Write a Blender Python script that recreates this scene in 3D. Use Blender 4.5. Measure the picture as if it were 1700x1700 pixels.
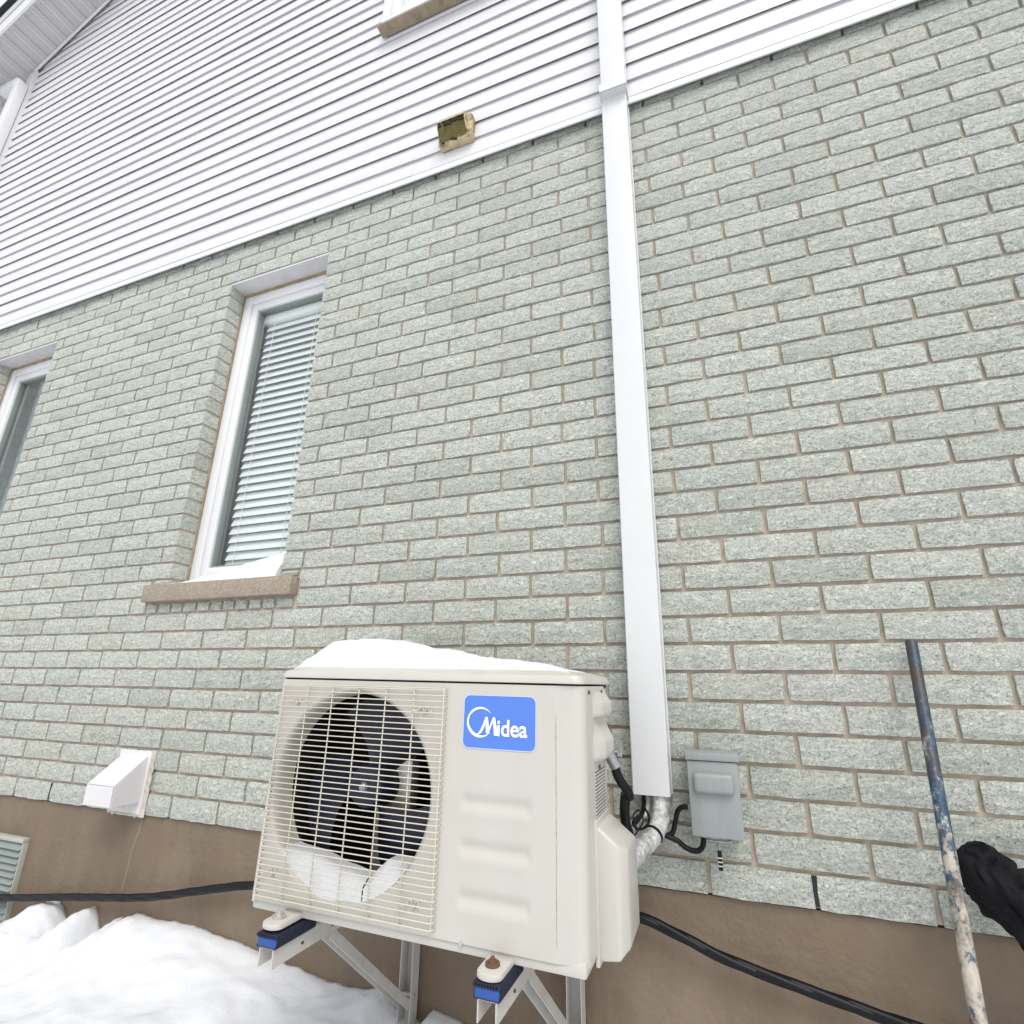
import bpy, bmesh, math, random
from mathutils import Vector, Matrix, noise
PI = math.pi
random.seed(7)
for o in list(bpy.data.objects):
    bpy.data.objects.remove(o)
scene = bpy.context.scene
COL = scene.collection

# ------------------------------------------------------------------ camera
# world: X along the wall (right +), Y into the wall (brick face at Y = 0), Z up (0 = foundation top), metres
CAM = Vector((0.085, -1.6405, 0.5008))
F = 878.88 / 1700.0                      # focal length / picture width
RGT = Vector((0.93414709, 0.35663576, 0.01342215))
DWN = Vector((-0.09782527, 0.29204272, -0.95138912))
FWD = Vector((-0.34321922, 0.88742435, 0.30769885))
cam_data = bpy.data.cameras.new('camera')
cam = bpy.data.objects.new('camera', cam_data)
COL.objects.link(cam)
cam_data.sensor_fit = 'HORIZONTAL'
cam_data.sensor_width = 36.0
cam_data.lens = 36.0 * F
cam_data.clip_start = 0.02
cam_data.clip_end = 1500
cam.matrix_world = Matrix(((RGT.x, -DWN.x, -FWD.x, CAM.x), (RGT.y, -DWN.y, -FWD.y, CAM.y), (RGT.z, -DWN.z, -FWD.z, CAM.z), (0, 0, 0, 1)))
scene.camera = cam
scene.render.resolution_x = 1024
scene.render.resolution_y = 1024
scene.cycles.max_bounces = 6
scene.cycles.diffuse_bounces = 4

# ------------------------------------------------------------------ sky and sun (bright overcast winter day)
SUN_EL, SUN_AZ = math.radians(52), math.radians(150)     # azimuth clockwise from +Y (sun in front of the wall, to the right)
world = bpy.data.worlds.new('World')
scene.world = world
world.use_nodes = True
wn = world.node_tree
wn.nodes.clear()
sky = wn.nodes.new('ShaderNodeTexSky')
sky.sky_type = 'NISHITA'
sky.sun_disc = False
sky.sun_elevation = SUN_EL
sky.sun_rotation = SUN_AZ
sky.air_density = 1.0
sky.dust_density = 6.0
sky.ozone_density = 1.0
bg = wn.nodes.new('ShaderNodeBackground')
bg.inputs['Strength'].default_value = 0.13
wo = wn.nodes.new('ShaderNodeOutputWorld')
# an even veil of high winter cloud over the clear sky
veil = wn.nodes.new('ShaderNodeMix')
veil.data_type = 'RGBA'
veil.inputs[0].default_value = 0.8
veil.inputs[7].default_value = (5.1, 5.3, 5.5, 1)
wn.links.new(sky.outputs[0], veil.inputs[6])
wn.links.new(veil.outputs[2], bg.inputs[0])
wn.links.new(bg.outputs[0], wo.inputs[0])
sd = bpy.data.lights.new('sun', 'SUN')
sd.energy = 0.95
sd.angle = math.radians(28)
sd.color = (1.0, 0.97, 0.93)
sun = bpy.data.objects.new('sun', sd)
COL.objects.link(sun)
sdir = Vector((math.cos(SUN_EL) * math.sin(SUN_AZ), math.cos(SUN_EL) * math.cos(SUN_AZ), math.sin(SUN_EL)))
sun.rotation_euler = sdir.to_track_quat('Z', 'Y').to_euler()
sun.location = (2, -4, 8)
vs = scene.view_settings
vs.view_transform = 'Standard'
vs.look = 'None'
vs.gamma = 1.0
vs.use_curve_mapping = False
vs.exposure = 0.80

# ------------------------------------------------------------------ helpers
def proj(p):
    v = Vector(p) - CAM
    d = v.dot(FWD)
    return 850 + 878.88 * v.dot(RGT) / d, 850 + 878.88 * v.dot(DWN) / d

def nz(x, y, z=0.0):
    return noise.noise(Vector((x, y, z)))

class MB:
    """collects shapes in world coordinates; build() links them as one mesh object"""
    def __init__(self):
        self.bm = bmesh.new()
    def _merge(self, b):
        me = bpy.data.meshes.new('t'); b.to_mesh(me); b.free()
        self.bm.from_mesh(me); bpy.data.meshes.remove(me)
    def poly(self, pts):
        return self.bm.faces.new([self.bm.verts.new(p) for p in pts])
    def grid(self, rows, close_u=False, close_v=False):
        V = [[self.bm.verts.new(p) for p in r] for r in rows]
        n, m = len(V), len(V[0])
        for i in range(n if close_v else n - 1):
            for j in range(m if close_u else m - 1):
                a, b, c, d = V[i][j], V[i][(j + 1) % m], V[(i + 1) % n][(j + 1) % m], V[(i + 1) % n][j]
                try: self.bm.faces.new((a, b, c, d))
                except ValueError: pass
        return V
    def box(self, x0, x1, y0, y1, z0, z1, bev=0.0, seg=2, M=None):
        b = bmesh.new()
        vs_ = [b.verts.new((x, y, z)) for x in (x0, x1) for y in (y0, y1) for z in (z0, z1)]
        for f in ((0, 1, 3, 2), (4, 6, 7, 5), (0, 4, 5, 1), (2, 3, 7, 6), (0, 2, 6, 4), (1, 5, 7, 3)):
            b.faces.new([vs_[i] for i in f])
        bmesh.ops.recalc_face_normals(b, faces=b.faces)
        if bev:
            bmesh.ops.bevel(b, geom=list(b.edges), offset=bev, segments=seg, profile=0.5, affect='EDGES')
        if M is not None:
            b.transform(M)
        self._merge(b)
        return self
    def prism(self, prof, vec, bev=0.0, seg=2):
        b = bmesh.new()
        vec = Vector(vec)
        A = [b.verts.new(p) for p in prof]
        B = [b.verts.new(Vector(p) + vec) for p in prof]
        n = len(A)
        b.faces.new(A); b.faces.new(B[::-1])
        for i in range(n):
            b.faces.new((A[i], A[(i + 1) % n], B[(i + 1) % n], B[i]))
        bmesh.ops.recalc_face_normals(b, faces=b.faces)
        if bev:
            bmesh.ops.bevel(b, geom=list(b.edges), offset=bev, segments=seg, profile=0.5, affect='EDGES')
        self._merge(b)
        return self
    def tube(self, pts, r, n=10, cap=True):
        pts = [Vector(p) for p in pts]
        rows = []
        t0 = (pts[1] - pts[0]).normalized()
        ref = Vector((0, 0, 1)) if abs(t0.z) < 0.9 else Vector((1, 0, 0))
        u = t0.cross(ref).normalized()
        for i, p in enumerate(pts):
            t = (pts[min(i + 1, len(pts) - 1)] - pts[max(i - 1, 0)]).normalized()
            u = (u - t * u.dot(t)).normalized()
            w = t.cross(u)
            rr = r[i] if isinstance(r, (list, tuple)) else r
            rows.append([p + (u * math.cos(2 * PI * k / n) + w * math.sin(2 * PI * k / n)) * rr for k in range(n)])
        V = self.grid(rows, close_u=True)
        if cap:
            self.bm.faces.new(V[0][::-1]); self.bm.faces.new(V[-1])
        return self
    def lathe(self, prof, centre, n=48):
        """profile of (radius, y) turned about the Y axis through centre (x, z)"""
        rows = [[(centre[0] + r * math.cos(2 * PI * k / n), y, centre[1] + r * math.sin(2 * PI * k / n)) for k in range(n)] for r, y in prof]
        self.grid(rows, close_u=True)
        return self
    def build(self, name, m, parent=None, smooth=None, recalc=True):
        if recalc:
            bmesh.ops.recalc_face_normals(self.bm, faces=self.bm.faces)
        o0 = origin(parent)
        if o0.length > 0:
            bmesh.ops.translate(self.bm, verts=self.bm.verts, vec=-o0)
        me = bpy.data.meshes.new(name)
        self.bm.to_mesh(me); self.bm.free()
        me.materials.append(m)
        if smooth is not None:
            me.shade_smooth()
            if smooth > 0: me.set_sharp_from_angle(angle=math.radians(smooth))
        o = bpy.data.objects.new(name, me)
        COL.objects.link(o)
        if parent is not None: o.parent = parent
        return o

def origin(o):
    p = Vector((0, 0, 0))
    while o is not None:
        p += o.location; o = o.parent
    return p

def tag(o, label=None, cat=None, group=None, kind=None):
    if label: o['label'] = label
    if cat: o['category'] = cat
    if group: o['group'] = group
    if kind: o['kind'] = kind
    return o

def thing(name, loc, label, cat, group=None):
    o = bpy.data.objects.new(name, None)
    o.empty_display_size = 0.1
    COL.objects.link(o)
    o.location = loc
    return tag(o, label, cat, group)

def spline(pts, n=8):
    P = [Vector(p) for p in pts]
    P = [P[0] * 2 - P[1]] + P + [P[-1] * 2 - P[-2]]
    out = []
    for i in range(1, len(P) - 2):
        for k in range(n):
            t = k / n
            a, b, c, d = P[i - 1], P[i], P[i + 1], P[i + 2]
            out.append(0.5 * (2 * b + (c - a) * t + (2 * a - 5 * b + 4 * c - d) * t * t + (3 * b - a - 3 * c + d) * t ** 3))
    out.append(P[-2])
    return out

# ------------------------------------------------------------------ materials
def newmat(name):
    m = bpy.data.materials.new(name)
    m.use_nodes = True
    nt = m.node_tree
    return m, nt, nt.nodes['Principled BSDF']

def nod(nt, typ, **kw):
    n = nt.nodes.new(typ)
    for k, v in kw.items():
        if hasattr(n, k): setattr(n, k, v)
        else: n.inputs[k].default_value = v
    return n

def noise_tex(nt, scale, detail=4, rough=0.55, stretch=None, dist=0.0):
    g = nod(nt, 'ShaderNodeNewGeometry')
    src = g.outputs['Position']
    if stretch:
        mp = nod(nt, 'ShaderNodeMapping'); mp.inputs['Scale'].default_value = stretch
        nt.links.new(src, mp.inputs[0]); src = mp.outputs[0]
    n = nod(nt, 'ShaderNodeTexNoise')
    n.inputs['Scale'].default_value = scale; n.inputs['Detail'].default_value = detail
    n.inputs['Roughness'].default_value = rough; n.inputs['Distortion'].default_value = dist
    nt.links.new(src, n.inputs['Vector'])
    return n

def ramp(nt, src, stops):
    r = nod(nt, 'ShaderNodeValToRGB')
    el = r.color_ramp.elements
    while len(el) < len(stops): el.new(0.5)
    for e, (p, c) in zip(el, stops):
        e.position = p; e.color = (*c, 1) if len(c) == 3 else c
    nt.links.new(src, r.inputs[0])
    return r

def mixc(nt, fac, a, b, mode='MIX'):
    m = nod(nt, 'ShaderNodeMix', data_type='RGBA', blend_type=mode)
    for sock, v in ((m.inputs[0], fac), (m.inputs[6], a), (m.inputs[7], b)):
        if hasattr(v, 'links') or hasattr(v, 'is_linked'): nt.links.new(v, sock)
        elif isinstance(v, (int, float)): sock.default_value = v
        else: sock.default_value = (*v, 1)
    return m.outputs[2]

def bump(nt, bsdf, src, strength, dist):
    b = nod(nt, 'ShaderNodeBump')
    b.inputs['Strength'].default_value = strength; b.inputs['Distance'].default_value = dist
    nt.links.new(src, b.inputs['Height'])
    prev = bsdf.inputs['Normal'].links
    if prev: nt.links.new(prev[0].from_socket, b.inputs['Normal'])
    nt.links.new(b.outputs[0], bsdf.inputs['Normal'])

def pm(name, col, rough=0.5, var=0.06, scale=8, bmp=0.0, bscale=120, bdist=0.002, metal=0.0, spec=0.5, dirt=None, dirt_amt=0.3, dscale=5, stretch=None, hi=0.62):
    """painted / plastic / metal surface: base colour with slight mottling, optional dirt patches and fine relief"""
    m, nt, b = newmat(name)
    n = noise_tex(nt, scale, 5, 0.6, stretch)
    lo = tuple(c * (1 - var) for c in col); hc = tuple(min(1, c * (1 + var * 0.6)) for c in col)
    c = ramp(nt, n.outputs[0], [(0.3, lo), (0.7, hc)]).outputs[0]
    if dirt:
        d = noise_tex(nt, dscale, 8, 0.7, stretch)
        f = ramp(nt, d.outputs[0], [(0.5, (0, 0, 0)), (hi + 0.12, (dirt_amt,) * 3)]).outputs[0]
        c = mixc(nt, f, c, dirt)
    nt.links.new(c, b.inputs['Base Color'])
    b.inputs['Roughness'].default_value = rough
    b.inputs['Metallic'].default_value = metal
    b.inputs['Specular IOR Level'].default_value = spec
    if bmp:
        bump(nt, b, noise_tex(nt, bscale, 5, 0.6).outputs[0], bmp, bdist)
    return m

def make_brick_mat():
    m, nt, b = newmat('split_face_brick')
    oi = nod(nt, 'ShaderNodeObjectInfo'); ge = nod(nt, 'ShaderNodeNewGeometry')
    ad = nod(nt, 'ShaderNodeMath', operation='ADD')
    nt.links.new(oi.outputs['Random'], ad.inputs[0]); nt.links.new(ge.outputs['Random Per Island'], ad.inputs[1])
    fr = nod(nt, 'ShaderNodeMath', operation='FRACT'); nt.links.new(ad.outputs[0], fr.inputs[0])
    tone = ramp(nt, fr.outputs[0], [(0.0, (0.64, 0.665, 0.605)), (0.3, (0.715, 0.74, 0.68)), (0.75, (0.755, 0.78, 0.72)), (0.93, (0.675, 0.705, 0.655)), (1.0, (0.73, 0.735, 0.665))]).outputs[0]
    sp = noise_tex(nt, 160, 4, 0.78, (1, 1, 1.2), 0.3)
    spk = ramp(nt, sp.outputs[0], [(0.34, (0.38, 0.41, 0.39)), (0.44, (0.93, 0.945, 0.93)), (0.55, (1.06, 1.06, 1.04)), (0.68, (1.36, 1.35, 1.31))]).outputs[0]
    c = mixc(nt, 1.0, tone, spk, 'MULTIPLY')
    st = noise_tex(nt, 44, 5, 0.72, (1, 1, 1.7), 1.0)
    stk = ramp(nt, st.outputs[0], [(0.36, (0.74, 0.80, 0.78)), (0.48, (1.0, 1.0, 1.0)), (0.66, (1.12, 1.11, 1.09))]).outputs[0]
    c = mixc(nt, 0.9, c, stk, 'MULTIPLY')
    nt.links.new(c, b.inputs['Base Color'])
    b.inputs['Roughness'].default_value = 0.9
    b.inputs['Specular IOR Level'].default_value = 0.25
    bump(nt, b, st.outputs[0], 1.0, 0.022)
    bump(nt, b, sp.outputs[0], 0.9, 0.007)
    return m

def make_mortar_mat():
    m, nt, b = newmat('mortar')
    n = noise_tex(nt, 30, 6, 0.65)
    c = ramp(nt, n.outputs[0], [(0.3, (0.37, 0.30, 0.24)), (0.7, (0.52, 0.44, 0.36))]).outputs[0]
    nt.links.new(c, b.inputs['Base Color'])
    b.inputs['Roughness'].default_value = 0.95
    bump(nt, b, noise_tex(nt, 180, 5, 0.7).outputs[0], 0.7, 0.003)
    return m

def make_snow_mat():
    m, nt, b = newmat('snow')
    n = noise_tex(nt, 3.0, 6, 0.6)
    c = ramp(nt, n.outputs[0], [(0.3, (0.66, 0.68, 0.715)), (0.6, (0.72, 0.735, 0.76))]).outputs[0]
    nt.links.new(c, b.inputs['Base Color'])
    b.inputs['Roughness'].default_value = 0.65
    b.inputs['Specular IOR Level'].default_value = 0.3
    bump(nt, b, noise_tex(nt, 11, 5, 0.55).outputs[0], 0.22, 0.018)
    bump(nt, b, noise_tex(nt, 130, 5, 0.75).outputs[0], 0.45, 0.004)
    return m

def make_glass(name, tint=(0.9, 0.95, 0.94)):
    m, nt, b = newmat(name)
    nt.nodes.remove(b)
    out = nt.nodes['Material Output']
    tr = nod(nt, 'ShaderNodeBsdfTransparent'); tr.inputs[0].default_value = (*tint, 1)
    gl = nod(nt, 'ShaderNodeBsdfGlossy'); gl.inputs['Roughness'].default_value = 0.02
    lw = nod(nt, 'ShaderNodeLayerWeight'); lw.inputs[0].default_value = 0.5      # same from both sides, unlike the Fresnel node
    pw_ = nod(nt, 'ShaderNodeMath', operation='POWER'); pw_.inputs[1].default_value = 2.5
    nt.links.new(lw.outputs['Facing'], pw_.inputs[0])
    am = nod(nt, 'ShaderNodeMath', operation='MULTIPLY_ADD'); am.inputs[1].default_value = 0.55; am.inputs[2].default_value = 0.10
    nt.links.new(pw_.outputs[0], am.inputs[0])
    mx = nod(nt, 'ShaderNodeMixShader')
    nt.links.new(am.outputs[0], mx.inputs[0]); nt.links.new(tr.outputs[0], mx.inputs[1]); nt.links.new(gl.outputs[0], mx.inputs[2])
    nt.links.new(mx.outputs[0], out.inputs[0])
    return m

def make_pole_mat():
    m, nt, b = newmat('worn_pole_paint')
    n = noise_tex(nt, 42, 9, 0.78, (1, 1, 0.5))
    c = ramp(nt, n.outputs[0], [(0.36, (0.03, 0.022, 0.018)), (0.44, (0.014, 0.04, 0.075)), (0.50, (0.022, 0.075, 0.13)), (0.535, (0.07, 0.11, 0.13)), (0.56, (0.34, 0.31, 0.26)), (0.75, (0.52, 0.46, 0.38))])
    c.color_ramp.interpolation = 'LINEAR'
    # lower down more of the blue paint is gone: bare, chalky and stained metal
    g = nod(nt, 'ShaderNodeNewGeometry'); sx = nod(nt, 'ShaderNodeSeparateXYZ'); nt.links.new(g.outputs['Position'], sx.inputs[0])
    mr = nod(nt, 'ShaderNodeMapRange'); mr.inputs[1].default_value = 0.62; mr.inputs[2].default_value = -0.1; mr.inputs[3].default_value = -0.10; mr.inputs[4].default_value = 0.14
    nt.links.new(sx.outputs[2], mr.inputs[0])
    ad = nod(nt, 'ShaderNodeMath', operation='ADD'); nt.links.new(n.outputs[0], ad.inputs[0]); nt.links.new(mr.outputs[0], ad.inputs[1])
    nt.links.new(ad.outputs[0], c.inputs[0])
    n2 = noise_tex(nt, 11, 9, 0.78, (1, 1, 0.8))
    f = ramp(nt, n2.outputs[0], [(0.48, (0, 0, 0)), (0.60, (0.85,) * 3)]).outputs[0]
    cc = mixc(nt, f, c.outputs[0], (0.06, 0.04, 0.03))
    nt.links.new(cc, b.inputs['Base Color'])
    b.inputs['Roughness'].default_value = 0.45
    bump(nt, b, n.outputs[0], 0.5, 0.002)
    return m

def make_soffit_mat():
    m, nt, b = newmat('perforated_soffit_vinyl')
    b.inputs['Base Color'].default_value = (0.57, 0.555, 0.55, 1)
    b.inputs['Roughness'].default_value = 0.5
    return m

def make_label_mat():
    m, nt, b = newmat('printed_sticker')
    g = nod(nt, 'ShaderNodeNewGeometry'); sx = nod(nt, 'ShaderNodeSeparateXYZ'); nt.links.new(g.outputs['Position'], sx.inputs[0])
    w = nod(nt, 'ShaderNodeMath', operation='MULTIPLY'); w.inputs[1].default_value = 950.0; nt.links.new(sx.outputs[2], w.inputs[0])
    s = nod(nt, 'ShaderNodeMath', operation='SINE'); nt.links.new(w.outputs[0], s.inputs[0])
    n = noise_tex(nt, 260, 2, 0.5, (1, 1, 0.3))
    a = nod(nt, 'ShaderNodeMath', operation='MULTIPLY_ADD'); a.inputs[1].default_value = 2.2; nt.links.new(n.outputs[0], a.inputs[0]); nt.links.new(s.outputs[0], a.inputs[2])
    c = ramp(nt, a.outputs[0], [(0.95, (0.62, 0.60, 0.55)), (1.0, (0.12, 0.12, 0.12))]).outputs[0]
    nt.links.new(c, b.inputs['Base Color'])
    b.inputs['Roughness'].default_value = 0.4
    return m

MT = {}
MT['brick'] = make_brick_mat()
MT['mortar'] = make_mortar_mat()
MT['snow'] = make_snow_mat()
MT['parging'] = pm('tan_parging', (0.178, 0.134, 0.094), 0.9, 0.16, 5.0, 0.8, 60, 0.006, dirt=(0.235, 0.19, 0.145), dirt_amt=0.6, dscale=2.6, stretch=(1, 1, 0.6))
MT['parging_patch'] = pm('parging_patch', (0.225, 0.175, 0.13), 0.9, 0.08, 10, 0.5, 220, 0.002)
MT['siding'] = pm('white_vinyl_siding', (0.645, 0.64, 0.655), 0.42, 0.03, 2.0, dirt=(0.50, 0.45, 0.40), dirt_amt=0.22, dscale=3.0, stretch=(0.5, 4, 4))
MT['soffit'] = make_soffit_mat()
MT['slot'] = pm('dark_slot', (0.06, 0.06, 0.06), 0.8)
MT['trim'] = pm('white_metal_trim', (0.67, 0.67, 0.685), 0.38, 0.03, 3.0)
MT['pvc'] = pm('white_pvc_frame', (0.70, 0.71, 0.72), 0.3, 0.02, 3.0)
MT['lintel'] = pm('painted_steel_lintel', (0.60, 0.59, 0.62), 0.5, 0.04, 6, dirt=(0.30, 0.17, 0.09), dirt_amt=0.35, dscale=9)
MT['caulk'] = pm('stained_caulk', (0.36, 0.29, 0.19), 0.8, 0.25, 18, 0.6, 80, 0.003, dirt=(0.16, 0.12, 0.05), dirt_amt=0.8, dscale=12)
MT['sill'] = pm('beige_concrete_sill', (0.35, 0.295, 0.235), 0.9, 0.3, 90, 1.0, 130, 0.006, dirt=(0.20, 0.16, 0.12), dirt_amt=0.4, dscale=14)
MT['glass'] = make_glass('window_glass')
MT['blind'] = pm('white_blind_slat', (0.86, 0.86, 0.85), 0.4, 0.02)
MT['room'] = pm('pale_room_plaster', (0.80, 0.82, 0.84), 0.8)
MT['tan_trim'] = pm('weathered_tan_trim', (0.28, 0.23, 0.165), 0.7, 0.2, 20, dirt=(0.12, 0.09, 0.06), dirt_amt=0.7, dscale=15)
MT['shingle'] = pm('black_shingle', (0.025, 0.025, 0.028), 0.9, 0.2, 40, 0.5)
MT['fascia'] = pm('white_fascia', (0.70, 0.70, 0.70), 0.35, 0.02)
MT['duct'] = pm('white_line_cover', (0.60, 0.61, 0.615), 0.33, 0.02, 3.0, dirt=(0.62, 0.60, 0.55), dirt_amt=0.25, dscale=6)
MT['cabinet'] = pm('cream_cabinet_paint', (0.50, 0.483, 0.44), 0.35, 0.03, 4.0, dirt=(0.50, 0.45, 0.38), dirt_amt=0.22, dscale=9, stretch=(3, 3, 0.8))
MT['seam'] = pm('dark_seam_line', (0.38, 0.365, 0.335), 0.7, 0.5, 60)  # darker mottled line along the front panel joint
MT['grille'] = pm('cream_wire', (0.57, 0.535, 0.44), 0.4, 0.05, 12)
MT['funnel'] = pm('fan_ring_plastic', (0.50, 0.485, 0.44), 0.5, 0.05, 8, dirt=(0.42, 0.38, 0.28), dirt_amt=0.5, dscale=14)
MT['fan'] = pm('dark_blue_fan_plastic', (0.007, 0.010, 0.028), 0.5, 0.1, 8)
MT['coil'] = pm('dark_coil', (0.012, 0.012, 0.014), 0.7)
MT['steel'] = pm('galvanised_steel', (0.55, 0.54, 0.51), 0.45, 0.12, 30, metal=0.6)
MT['bright_steel'] = pm('bright_screw_steel', (0.36, 0.36, 0.36), 0.35, 0.2, 60, metal=0.9)
MT['rust'] = pm('rusty_bolt', (0.16, 0.09, 0.05), 0.7, 0.3, 60, 0.5, 200, metal=0.3)
MT['bracket'] = pm('powder_coated_bracket', (0.52, 0.505, 0.475), 0.45, 0.05, 8, dirt=(0.36, 0.32, 0.27), dirt_amt=0.5, dscale=12)
MT['blue_pad'] = pm('blue_rubber', (0.018, 0.075, 0.30), 0.55, 0.12, 40)
MT['dark_pad'] = pm('navy_rubber', (0.008, 0.012, 0.03), 0.7, 0.1, 40)
MT['badge'] = pm('blue_badge', (0.075, 0.19, 0.62), 0.3, 0.02)
MT['badge_edge'] = pm('light_badge_edge', (0.50, 0.60, 0.85), 0.3, 0.02)
MT['badge_print'] = pm('white_badge_print', (0.80, 0.84, 0.86), 0.35, 0.01)
MT['sticker'] = make_label_mat()
MT['black'] = pm('black_cable_sheath', (0.006, 0.006, 0.008), 0.4, 0.2, 30, 0.3, 60, 0.002, spec=0.22)
MT['wrap'] = pm('white_pipe_wrap', (0.68, 0.68, 0.67), 0.28, 0.10, 40, 1.0, 70, 0.012, metal=0.35, dirt=(0.06, 0.06, 0.06), dirt_amt=0.9, dscale=20, hi=0.60)
MT['grey_box'] = pm('grey_enamel', (0.26, 0.285, 0.28), 0.42, 0.05, 5, dirt=(0.34, 0.36, 0.355), dirt_amt=0.5, dscale=7, stretch=(4, 4, 0.6))
MT['grey_tag'] = pm('silver_stripe', (0.55, 0.55, 0.55), 0.4)
MT['vent_white'] = pm('white_vent_plastic', (0.62, 0.605, 0.615), 0.35, 0.03, 8)
MT['old_caulk'] = pm('old_dirty_caulk', (0.52, 0.48, 0.42), 0.8, 0.2, 30, 0.6, 90, 0.004, dirt=(0.25, 0.20, 0.15), dirt_amt=0.5, dscale=20)
MT['yellowed'] = pm('yellowed_vent_plastic', (0.50, 0.42, 0.25), 0.6, 0.25, 25, dirt=(0.14, 0.085, 0.035), dirt_amt=0.9, dscale=22, hi=0.5)
MT['vent_mesh'] = pm('dirty_olive_mesh', (0.15, 0.125, 0.035), 0.8, 0.3, 60, 0.9, 320, 0.006)
MT['grime'] = pm('dark_grime', (0.035, 0.022, 0.012), 0.9, 0.3, 40, 0.8, 120, 0.005)
MT['louvre_light'] = pm('weathered_louvre_frame', (0.38, 0.39, 0.35), 0.5, 0.08, 8)
MT['louvre'] = pm('grey_green_louvre', (0.22, 0.255, 0.24), 0.4, 0.08, 8)
MT['pole'] = make_pole_mat()
MT['black_cloth'] = pm('black_cloth', (0.004, 0.0043, 0.006), 0.75, 0.2, 40, 0.35, 600, 0.001, spec=0.2)

# ------------------------------------------------------------------ ground: one sheet of snow to the horizon
def lerp_table(t, x):
    if x <= t[0][0]: return t[0][1]
    for (a, b), (c, d) in zip(t, t[1:]):
        if x <= c:
            k = (x - a) / (c - a); k = k * k * (3 - 2 * k) if (c - a) > 0.2 else k
            return b + (d - b) * k
    return t[-1][1]
WALL_SNOW = [(-9, -0.60), (-3.4, -0.50), (-2.74, -0.47), (-2.62, -0.42), (-2.56, -0.385), (-2.46, -0.335), (-2.40, -0.345), (-2.335, -0.415), (-2.285, -0.40), (-2.235, -0.325), (-2.20, -0.335), (-2.165, -0.415), (-2.10, -0.37), (-2.06, -0.335), (-2.04, -0.365), (-2.0, -0.318), (-1.75, -0.312), (-1.49, -0.328), (-1.30, -0.352), (-1.12, -0.372), (-1.0, -0.368), (-0.925, -0.352), (-0.885, -0.392), (-0.80, -0.415), (-0.775, -0.375), (-0.69, -0.385), (-0.58, -0.41), (-0.4, -0.48), (0.0, -0.62), (0.6, -0.78), (3, -0.85), (9, -0.85)]
def snow_z(x, y):
    d = -y
    if y > 0.05: return -0.9
    zw = lerp_table(WALL_SNOW, x)
    base = lerp_table([(-9, -0.58), (-2.4, -0.45), (-1.5, -0.385), (-0.95, -0.405), (-0.65, -0.425), (-0.3, -0.52), (0, -0.66), (1, -0.8), (9, -0.85)], x)
    k = min(1, max(0, d / 0.30)); k = k * k * (3 - 2 * k)
    z = zw * (1 - k) + base * k
    z -= 0.10 * max(0, d - 0.25) if d < 3 else 0.275
    a = min(1, d / 0.15)
    z += (0.022 * nz(x * 2.1, y * 2.1, 3) + 0.012 * nz(x * 6, y * 6, 9)) * a
    z += 0.005 * nz(x * 22, y * 22, 1) + 0.003 * nz(x * 55, y * 55, 5) + 0.016 * (0.35 - abs(nz(x * 4.3, y * 7, 21))) * a - 0.012 * max(0, nz(x * 9, y * 9, 31) - 0.25) * a
    if x < -1.95 and d < 0.16: z += (0.010 * nz(x * 34, y * 20, 8) + 0.012 * abs(nz(x * 14, y * 14, 12))) * (1 - d / 0.16)
    # icy broken crust in front of the louvre
    g = math.exp(-((x + 2.35) / 0.28) ** 2 - ((d - 0.16) / 0.2) ** 2)
    z += g * (0.03 * abs(nz(x * 11, y * 11, 7)) + 0.012 * nz(x * 40, y * 40, 2))
    return z
def axis(lo, hi, step, far, n=14):
    a = [lo + step * i for i in range(int(round((hi - lo) / step)) + 1)]
    ext = [((i + 1) / n) ** 3 for i in range(n)]
    return [lo - e * far for e in ext[::-1]] + a + [hi + e * far for e in ext]
xs = axis(-3.6, 0.4, 0.016, 300)
ys = sorted([-0.012 * i for i in range(46)] + [-0.55 - 0.03 * i for i in range(40)] + [-1.75 - 300 * ((i + 1) / 16) ** 3 for i in range(16)] + [0.012, 0.06, 40.0])
g = MB()
g.grid([[(x, y, snow_z(x, y)) for x in xs] for y in ys])
tag(g.build('snow_ground', MT['snow'], smooth=0), kind='structure')

# ------------------------------------------------------------------ house
LB, CH, NC = 0.24, 0.077042, 37                  # brick module length, course height, courses
XL, XR = -5.38, 1.56                             # house corner, right end of what is built
WINS = [(-2.19, -1.55), (-4.31, -3.67)]          # brick openings
ZS0, ZS1, ZH = 0.82, 0.895, 2.53                 # sill underside, sill top, head
house = thing('house', (-1.9, 0.1, -0.9), 'house side wall of pale grey-green split-face brick below white horizontal siding', 'house')

# foundation
m = MB()
m.box(XL, XR + 0.4, 0.013, 0.35, -1.3, -0.004)
fo = m.build('foundation_wall', MT['parging'], house)
m = MB()
pts = [(-2.068, 0.0, -0.01), (-2.072, 0, -0.05), (-2.088, 0, -0.12), (-2.094, 0, -0.19), (-2.10, 0, -0.26)]
rows = []
for i, p in enumerate(spline(pts, 6)):
    w = 0.007 - 0.003 * i / 24
    rows.append([(p.x - w, 0.0125, p.z), (p.x - w * 0.3, 0.0105, p.z), (p.x + w * 0.3, 0.0105, p.z), (p.x + w, 0.0125, p.z)])
m.grid(rows)
m.build('patched_crack', MT['parging_patch'], fo)

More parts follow.
